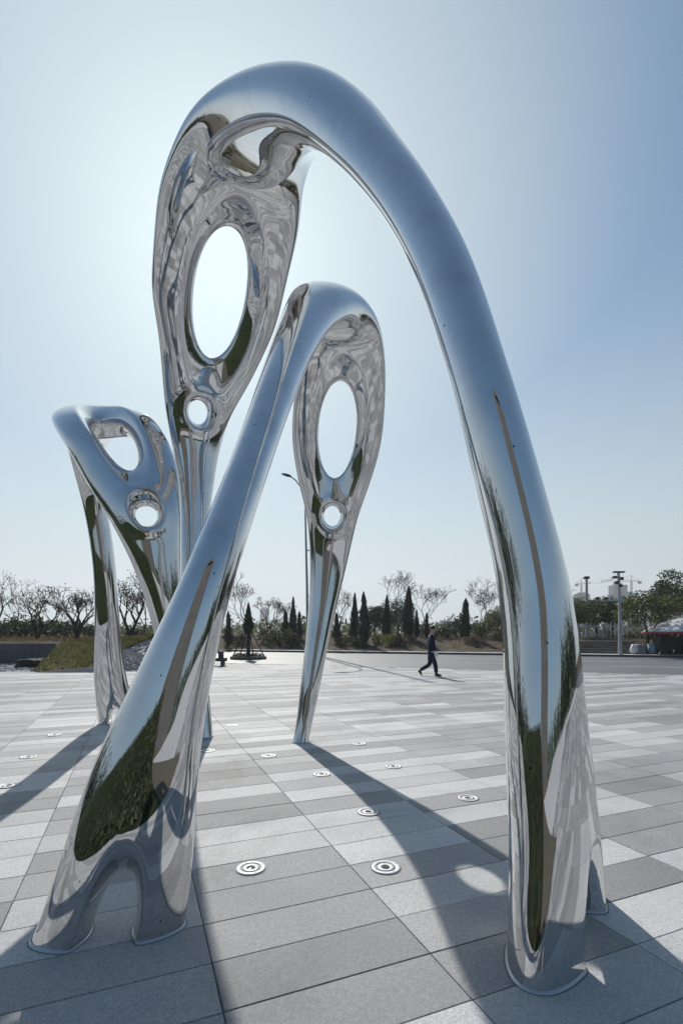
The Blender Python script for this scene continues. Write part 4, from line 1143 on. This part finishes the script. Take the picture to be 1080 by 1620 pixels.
for nm, d, c, lab, xx, zz in goods:
    r = empty(nm, (xx, 31.2, zz - d[2] / 2 + .115)); tag(r, lab, 'crate')
    mt = mat('crate_paint', c, .7)
    for k in range(3):
        m = MB(); m.box((0, -d[1] / 2, .04 + k * d[2] / 3), (d[0], .02, d[2] / 3 - .02)); m.build('slat', mt, r)
        m = MB(); m.box((0, d[1] / 2, .04 + k * d[2] / 3), (d[0], .02, d[2] / 3 - .02)); m.build('slat', mt, r)
    m = MB(); m.box((0, 0, .01), (d[0] - .03, d[1] - .03, .02)); m.build('floor_board', mt, r)
    m = MB(); 
    for s_ in (-1, 1): m.box((s_ * d[0] / 2, 0, d[2] / 2), (.02, d[1], d[2]))
    m.build('end_panel', mt, r)
    m = MB()
    for _ in range(24):
        c_ = (gr_.uniform(-.4, .4) * d[0], gr_.uniform(-.4, .4) * d[1], d[2] * .8 + gr_.uniform(0, .06)); rr = .05
        m.add([(c_[0] + rr * i, c_[1] + rr * j, c_[2] + rr * k) for i, j, k in ((1, 0, 0), (-1, 0, 0), (0, 1, 0), (0, -1, 0), (0, 0, 1), (0, 0, -1))],
              [(0, 2, 4), (2, 1, 4), (1, 3, 4), (3, 0, 4), (2, 0, 5), (1, 2, 5), (3, 1, 5), (0, 3, 5)])
    o = m.build('produce', M['yellow_leaf'], r)
# blue tub, white bag, grey box beside the trunk
x, y = G(1031, 1038); r = empty('plastic_tub', (x, y, .12)); tag(r, 'pale blue plastic tub right of the painted tree trunk', 'tub')
mb_ = mat('blue_plastic', (0.16, 0.28, 0.38), .4)
m = MB(); m.lathe([(.001, .02), (.22, .02), (.29, .62), (.27, .62), (.21, .06), (.001, .06)], n=20); m.build('tub_body', mb_, r, True)
m = MB(); m.lathe([(.27, .60), (.32, .60), (.33, .64), (.27, .65)], n=20); m.build('rim', mb_, r, True)
x, y = G(1003, 1038); bm = bmesh.new(); bmesh.ops.create_icosphere(bm, subdivisions=3, radius=1)
for v_ in bm.verts:
    c = v_.co.copy(); k = 1 + .16 * noise.noise(c * 2.5) + .1 * noise.noise(c * 6)
    pinch = 1 - .55 * max(0, c.z - .15); ear = .16 * max(0, abs(c.x) - .1) * max(0, c.z - .3) * 4
    v_.co = Vector((c.x * .29 * k * pinch, c.y * .2 * k * pinch, max(c.z, -.72) * .28 * k + ear))
me = bpy.data.meshes.new('bag'); bm.to_mesh(me); bm.free(); me.materials.append(mat('white_plastic_bag', (.68, .68, .68), .45)); me.polygons.foreach_set('use_smooth', [True] * len(me.polygons))
o = link(bpy.data.objects.new('plastic_bag', me)); o.location = (x, y, .12 + .27); tag(o, 'crumpled white plastic bag on the pavement before the steps', 'bag')
x, y = G(1012, 1038); r = empty('storage_box', (x, y, .12)); tag(r, 'grey storage box between the white bag and the painted trunk', 'box')
mg = mat('grey_plastic', (.2, .21, .22), .5)
m = MB(); m.box((0, 0, .27), (.46, .4, .54), bev=.02); m.build('box_body', mg, r)
m = MB(); m.box((0, 0, .57), (.5, .44, .06), bev=.015); m.build('lid', mg, r)
# low black bollard seat behind the forked leg
x, y = G(349, 1053.5); r = empty('black_bench', (x, y, 0)); tag(r, 'low black block bench peeping out right of the forked steel leg', 'bench')
m = MB(); m.box((-.35, 0, .29), (1.2, .45, .16), bev=.02); m.build('seat', M['dark'], r)
for s_ in (-.8, .1):
    m = MB(); m.box((s_, 0, .105), (.12, .36, .21), bev=.01); m.build('leg', M['dark'], r)
m = MB(); m.box((.02, 0, .52), (.18, .3, .30), bev=.03); m.build('end_block', M['dark'], r)

# ================================================================ DISTANT CITY
def bmat(name, c, band):
    m = mat(name, c, .7); return m
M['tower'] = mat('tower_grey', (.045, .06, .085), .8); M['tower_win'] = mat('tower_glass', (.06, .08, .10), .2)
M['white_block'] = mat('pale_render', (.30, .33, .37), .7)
def block(px0, px1, top, Y, label, wall='tower', fl=3.2, setback=None, base=0.5):
    x0, x1 = (px0 - 540) / F_PX * Y, (px1 - 540) / F_PX * Y; zt = H + (HORIZ - top) / F_PX * Y
    w_ = x1 - x0; r = empty('tower_block', ((x0 + x1) / 2, Y, base)); tag(r, label, 'building', 'far buildings beyond the trees')
    hh = zt - base
    m = MB(); m.box((0, 0, hh / 2), (w_, w_ * .8, hh)); m.build('wall', M[wall], r)
    m = MB(); m.box((0, 0, hh + fl * .35), (w_ * .5, w_ * .4, fl * .7)); m.build('roof_room', M[wall], r)
    nfl = int(hh / fl); ncol = max(3, int(w_ / 4))
    m = MB()
    for f in range(nfl):
        for c in range(ncol):
            m.box((-w_ / 2 + w_ * (c + .5) / ncol, -w_ * .4 - .03, fl * (f + .55)), (w_ / ncol * .6, .14, fl * .5))
    m.build('windows', M['tower_win'], r)
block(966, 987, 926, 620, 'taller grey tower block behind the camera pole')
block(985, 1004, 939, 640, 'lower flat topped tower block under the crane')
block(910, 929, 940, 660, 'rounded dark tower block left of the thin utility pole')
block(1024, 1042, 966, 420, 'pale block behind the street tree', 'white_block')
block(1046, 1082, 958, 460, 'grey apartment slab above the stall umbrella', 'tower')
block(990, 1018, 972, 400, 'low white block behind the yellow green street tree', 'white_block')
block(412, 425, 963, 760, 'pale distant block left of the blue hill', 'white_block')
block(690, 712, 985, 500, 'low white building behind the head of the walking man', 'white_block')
M['tan_render'] = noisy('tan_render', (.052, .047, .042), (.090, .081, .071), .3, .85, 0, 0, 5, 'World')
bt = empty('apartment_tower', (9, -62, 0)); tag(bt, 'tan apartment tower mirrored as a brown band in the steel legs', 'building')
m = MB(); m.box((0, 0, 26), (24, 14, 52)); m.build('wall', M['tan_render'], bt)
m = MB(); m.lathe([(9, 52), (9, 54.5), (7.5, 56.5), (4.5, 57.8), (0.01, 58.2)], n=24); m.build('roof', M['tan_render'], bt)
m = MB()
for f in range(17):
    for c in range(11): m.box((-10.6 + 2.12 * c, 7.03, 2.0 + 2.95 * f), (1.0, .14, 1.3))
m.build('windows', M['tower_win'], bt)
def crane(px, top, Y, jib0, jib1, label):
    x = (px - 540) / F_PX * Y; zt = H + (HORIZ - top) / F_PX * Y; r = empty('tower_crane', (x, Y, .5)); tag(r, label, 'crane', 'cranes over the far towers')
    s = .9; m = MB()
    for a, b_ in ((-s, -s), (s, -s), (-s, s), (s, s)): m.tube([(a, b_, 0), (a, b_, zt)], .28, 4)
    k = 0
    while k * 3 < zt - 3:
        m.tube([(-s, -s, k * 3), (s, -s, k * 3 + 3)], .18, 3); m.tube([(s, s, k * 3), (-s, s, k * 3 + 3)], .18, 3); k += 1
    m.build('mast', M['dark'], r)
    x0, x1 = (jib0 - px) / F_PX * Y, (jib1 - px) / F_PX * Y; m = MB()
    for a in (-.6, .6): m.tube([(x0, a, zt), (x1, a, zt)], .25, 4)
    m.tube([(x0, 0, zt + 1.4), (x1 * .8, 0, zt + 1.4)], .22, 4); m.tube([(x0, 0, zt + 1), (0, 0, zt + 7), (x1, 0, zt + 1)], .14, 3)
    m.build('jib', M['dark'], r)
    m = MB(); m.box((x1 * .92, 0, zt - 1.6), (4, 2, 3.4)); m.build('counterweight', M['dark'], r)
    m = MB(); m.tube([(0, 0, zt), (0, 0, zt + 7.5)], .4, 4); m.build('apex', M['dark'], r)
crane(998, 920, 640, 950, 1012, 'tower crane above the lower flat topped tower')
crane(919, 924, 660, 934, 911, 'small tower crane above the rounded tower block')
# hills
M['hill'] = noisy('wooded_hill', (0.03, 0.045, 0.03), (0.06, 0.075, 0.045), 0.02, .95, 0, 0, 6, 'World', .1)
m = MB(); nx_ = 150
for j in range(9):
    for i in range(nx_ + 1):
        x = -1050 + 2100 * i / nx_; y = 880 + 45 * j
        rid = 22 * math.exp(-((x + 110) / 90) ** 2) + 10 * math.exp(-((x - 60) / 160) ** 2) + 9 + 13 * noise.noise(Vector((x * .006, 3, 0))) + 3 * noise.noise(Vector((x * .03, 9, 0)))
        m.v.append((x, y, max(rid, 2) * math.sin(math.pi * min(j / 8, 1)) ** .8 - .3 + (2 * noise.noise(Vector((x * .05, y * .05, 0))) if 0 < j < 8 else 0)))
m.f = [(j * (nx_ + 1) + i, j * (nx_ + 1) + i + 1, (j + 1) * (nx_ + 1) + i + 1, (j + 1) * (nx_ + 1) + i) for j in range(8) for i in range(nx_)]; m.m = [0] * len(m.f)
tag(m.build('hills', M['hill'], smooth=True), kind='structure')

# ================================================================ PEOPLE
M['skin'] = mat('skin', (.42, .27, .20), .55); M['suit'] = noisy('navy_suit_cloth', (.006, .008, .032), (.012, .015, .05), 30, .8)
M['shoe'] = mat('black_leather', (.012, .012, .013), .35); M['hair'] = mat('black_hair', (.012, .011, .011), .5)
M['shirt'] = mat('white_shirt', (.65, .66, .7), .8); M['paper'] = mat('white_paper', (.75, .75, .74), .8)
def skin_mesh(name, verts, edges, radii, mt, parent, root=0, sub=2):
    me = bpy.data.meshes.new(name); me.from_pydata(verts, edges, []); me.materials.append(mt)
    o = link(bpy.data.objects.new(name, me), parent)
    md = o.modifiers.new('skin', 'SKIN'); md.use_smooth_shade = True; md.branch_smoothing = 0.4
    for i, r in enumerate(radii):
        sv2 = me.skin_vertices[0].data[i]; sv2.radius = r if hasattr(r, '__len__') else (r, r)
        sv2.use_root = (i == root)
    s2 = o.modifiers.new('sub', 'SUBSURF'); s2.levels = sub; s2.render_levels = sub
    return o
def chain(n, start=0): return [(start + i, start + i + 1) for i in range(n - 1)]
def person(name, loc, rz, label, J, top_mat, leg_mat, group=None, paper=False, walking=True):
    """J: joint dictionary in metres, x = walking direction, y = to the figure's left, z = up"""
    r = empty(name, loc, rz); tag(r, label, 'person', group)
    V = J
    # the body: pelvis - spine - neck - head, arms with hands, legs with feet
    names = ['pelvis', 'waist', 'chest', 'neck', 'head0', 'head1', 'shL', 'elL', 'wrL', 'shR', 'elR', 'wrR', 'hiL', 'knL', 'anL', 'toL', 'hiR', 'knR', 'anR', 'toR']
    rad = dict(pelvis=(.12, .10), waist=(.12, .09), chest=(.12, .085), neck=.052, head0=(.075, .07), head1=(.083, .082), shL=.045, elL=.036, wrL=.026, shR=.045, elR=.036, wrR=.026,
               hiL=.085, knL=.056, anL=.036, toL=.03, hiR=.085, knR=.056, anR=.036, toR=.03)
    E_ = [('pelvis', 'waist'), ('waist', 'chest'), ('chest', 'neck'), ('neck', 'head0'), ('head0', 'head1'), ('chest', 'shL'), ('shL', 'elL'), ('elL', 'wrL'), ('chest', 'shR'), ('shR', 'elR'), ('elR', 'wrR'),
          ('pelvis', 'hiL'), ('hiL', 'knL'), ('knL', 'anL'), ('anL', 'toL'), ('pelvis', 'hiR'), ('hiR', 'knR'), ('knR', 'anR'), ('anR', 'toR')]
    vs = [V[n] for n in names]; ed = [(names.index(a), names.index(b_)) for a, b_ in E_]; rr = [rad[n] for n in names]
    # hands: palm and five fingers
    for s_ in ('L', 'R'):
        w0 = Vector(V['wr' + s_]); d = (w0 - Vector(V['el' + s_])).normalized(); side = Vector((1, 0, 0)) - d * d.x; side.normalize()
        nrm = d.cross(side)
        palm = w0 + d * .055; vs.append(tuple(palm)); rr.append((.034, .018)); ip_ = len(vs) - 1; ed.append((names.index('wr' + s_), ip_))
        for k, (o_, ln) in enumerate(((-.027, .060), (-.009, .075), (.009, .078), (.026, .070))):
            b0 = palm + side * o_ + d * .03; b1 = b0 + d * ln * .55 + nrm * .008; b2 = b1 + d * ln * .4 + nrm * .022
            n0 = len(vs); vs += [tuple(b0), tuple(b1), tuple(b2)]; rr += [.010, .009, .0075]; ed += [(ip_, n0), (n0, n0 + 1), (n0 + 1, n0 + 2)]
        t0 = palm + side * .036 - d * .02; t1 = t0 + side * .018 + d * .035; n0 = len(vs); vs += [tuple(t0), tuple(t1)]; rr += [.012, .009]; ed += [(ip_, n0), (n0, n0 + 1)]
    skin_mesh('body', vs, ed, rr, M['skin'], r, 0, 1)
    # face: nose, ears, eyes
    h0, h1 = Vector(V['head0']), Vector(V['head1']); f = Vector(J.get('face', (1, 0, 0))).normalized(); sd_ = Vector((-f.y, f.x, 0))
    c = (h0 + h1) / 2
    m = MB(); m.tube([c + f * .075 + Vector((0, 0, .02)), c + f * .105 + Vector((0, 0, -.015))], [.008, .016], 6); m.build('nose', M['skin'], r, True)
    for s_ in (-1, 1):
        m = MB(); m.tube([c + sd_ * s_ * .074, c + sd_ * s_ * .088], [.028, .02], 8); m.build('ear', M['skin'], r, True)
        m = MB(); m.tube([c + f * .076 + sd_ * s_ * .03 + Vector((0, 0, .025)), c + f * .083 + sd_ * s_ * .03 + Vector((0, 0, .025))], .011, 8); m.build('eye', M['hair'], r, True)
    m = MB(); m.tube([c + f * .082 + sd_ * .022 + Vector((0, 0, -.05)), c + f * .082 - sd_ * .022 + Vector((0, 0, -.05))], .006, 5); m.build('mouth', mat('lips', (.3, .13, .11), .5), r)
    # hair cap
    bm = bmesh.new(); bmesh.ops.create_icosphere(bm, subdivisions=3, radius=1)
    for v_ in bm.verts:
        q = v_.co.copy(); fr = q.dot(f)
        v_.co = Vector((q.x * .099, q.y * .095, q.z * .098)) * (1 + .03 * noise.noise(q * 4))
        if q.z < -.1 or (fr > .45 and q.z < .45): v_.co *= .78
    me = bpy.data.meshes.new('hair'); bm.to_mesh(me); bm.free(); me.materials.append(M['hair']); me.polygons.foreach_set('use_smooth', [True] * len(me.polygons))
    ho = link(bpy.data.objects.new('hair', me), r); ho.location = h1 + Vector((0, 0, .012)) - f * .012
    # jacket
    nm = ['waist', 'chest', 'neckb', 'shL', 'elL', 'cuL', 'shR', 'elR', 'cuR', 'hem']
    Vj = dict(V); Vj['neckb'] = tuple(Vector(V['chest']).lerp(Vector(V['neck']), .62)); Vj['hem'] = tuple(Vector(V['pelvis']) + Vector((-.005, 0, -.10)))
    for s_ in 'LR': Vj['cu' + s_] = tuple(Vector(V['el' + s_]).lerp(Vector(V['wr' + s_]), .93))
    e2 = [('hem', 'waist'), ('waist', 'chest'), ('chest', 'neckb'), ('chest', 'shL'), ('shL', 'elL'), ('elL', 'cuL'), ('chest', 'shR'), ('shR', 'elR'), ('elR', 'cuR')]
    rj = dict(waist=(.155, .125), chest=(.185, .15), neckb=.095, shL=.10, elL=.070, cuL=.055, shR=.10, elR=.070, cuR=.055, hem=(.165, .14))
    skin_mesh('jacket', [Vj[n] for n in nm], [(nm.index(a), nm.index(b_)) for a, b_ in e2], [rj[n] for n in nm], top_mat, r, 1)
    # trousers
    nm = ['pelvis', 'hiL', 'knL', 'cfL', 'hiR', 'knR', 'cfR', 'wst']
    for s_ in 'LR': Vj['cf' + s_] = tuple(Vector(V['kn' + s_]).lerp(Vector(V['an' + s_]), .97))
    Vj['wst'] = tuple(Vector(V['pelvis']).lerp(Vector(V['waist']), .5))
    e2 = [('pelvis', 'wst'), ('pelvis', 'hiL'), ('hiL', 'knL'), ('knL', 'cfL'), ('pelvis', 'hiR'), ('hiR', 'knR'), ('knR', 'cfR')]
    rj = dict(pelvis=(.135, .12), hiL=.108, knL=.082, cfL=.068, hiR=.108, knR=.082, cfR=.068, wst=(.13, .11))
    skin_mesh('trousers', [Vj[n] for n in nm], [(nm.index(a), nm.index(b_)) for a, b_ in e2], [rj[n] for n in nm], leg_mat, r, 0)
    # shoes and collar
    for s_ in 'LR':
        a_, t_ = Vector(V['an' + s_]), Vector(V['to' + s_]); hl_ = a_ + (a_ - t_).normalized() * .05
        lowz = Vector((0, 0, -.035))
        skin_mesh('shoe', [tuple(hl_ + lowz), tuple(a_ + lowz * .9), tuple(a_.lerp(t_, .6) + lowz * .3), tuple(t_ + (t_ - a_) * .22)], chain(4), [(.045, .042), (.052, .055), (.048, .040), (.036, .026)], M['shoe'], r, 1)
    n_ = Vector(V['neck']); cst = Vector(V['chest'])
    m = MB(); m.tube([cst.lerp(n_, .6), cst.lerp(n_, .98)], [.078, .062], 12, cap=False); m.build('shirt_collar', M['shirt'], r, True)
    if paper:
        w0 = Vector(V['wrR']); m = MB(); m.box((w0.x + .02, w0.y - .045, w0.z - .10), (.12, .02, .17), .2, bev=.004); m.build('held_paper', M['paper'], r)
    return r
u = 0.0225
def j(px, py, y=0.0): return ((px - 683) * u, y, (1068.6 - py) * u)
J = dict(pelvis=j(681, 1033), waist=j(681.6, 1025), chest=j(682, 1012.5), neck=j(682.8, 1003.5), head0=j(684.3, 999.3), head1=j(684.8, 995.2),
         shL=j(681.5, 1007, .17), elL=j(679.5, 1020, .23), wrL=j(682, 1031, .20), shR=j(681.5, 1007, -.17), elR=j(683, 1020.5, -.24), wrR=j(686.5, 1030.5, -.22),
         hiL=j(681, 1036, .09), knL=j(680.5, 1051, .08), anL=j(664.5, 1060.5, .08), toL=j(667.2, 1066.5, .08),
         hiR=j(682, 1036, -.09), knR=j(687.5, 1051, -.08), anR=j(689.0, 1065.0, -.08), toR=j(696.0, 1067.8, -.08), face=(1, -.45, -.05))
px_, py_ = G(683, 1069.2)
person('person', (px_, py_, 0.0), 0, 'man in a dark navy suit striding right across the plaza, white paper in hand', J, M['suit'], M['suit'], paper=True)
J2 = dict(pelvis=(0, 0, .95), waist=(0, 0, 1.1), chest=(.02, 0, 1.3), neck=(.04, 0, 1.46), head0=(.07, 0, 1.56), head1=(.08, 0, 1.65),
          shL=(.02, .18, 1.41), elL=(.08, .24, 1.15), wrL=(.3, .18, 1.12), shR=(.02, -.18, 1.41), elR=(.08, -.24, 1.15), wrR=(.3, -.18, 1.12),
          hiL=(0, .09, .88), knL=(.03, .10, .48), anL=(0, .10, .09), toL=(.13, .11, .05), hiR=(0, -.09, .88), knR=(.03, -.10, .48), anR=(0, -.10, .09), toR=(.13, -.11, .05), face=(1, 0, -.2))
M['maroon'] = mat('maroon_coat', (.10, .018, .02), .85); M['dull'] = mat('dark_trousers', (.03, .03, .035), .85); M['rose'] = mat('rose_jacket', (.35, .16, .14), .85)
person('person', (20.45, 32.05, .13), R(-100), 'person in a maroon coat standing behind the carts under the umbrella', J2, M['maroon'], M['dull'])
person('person', (21.75, 31.9, .13), R(-80), 'person in a rose jacket behind the cart at the picture edge', J2, M['rose'], M['dull'])

# ================================================================ HAZE
m = MB(); m.box((0, 0, 74.0), (2900, 2900, 152.0)); o = m.build('haze', [])
o.location.z = 0
hm = bpy.data.materials.new('haze'); hm.use_nodes = True; hn = hm.node_tree; hn.nodes.clear()
out = hn.nodes.new('ShaderNodeOutputMaterial'); pv = hn.nodes.new('ShaderNodeVolumePrincipled')
pv.inputs['Color'].default_value = (.86, .90, .95, 1); pv.inputs['Density'].default_value = 0.0006; pv.inputs['Anisotropy'].default_value = 0.3
hn.links.new(pv.outputs[0], out.inputs['Volume']); o.data.materials.append(hm)
tag(o, kind='stuff'); o.display_type = 'WIRE'
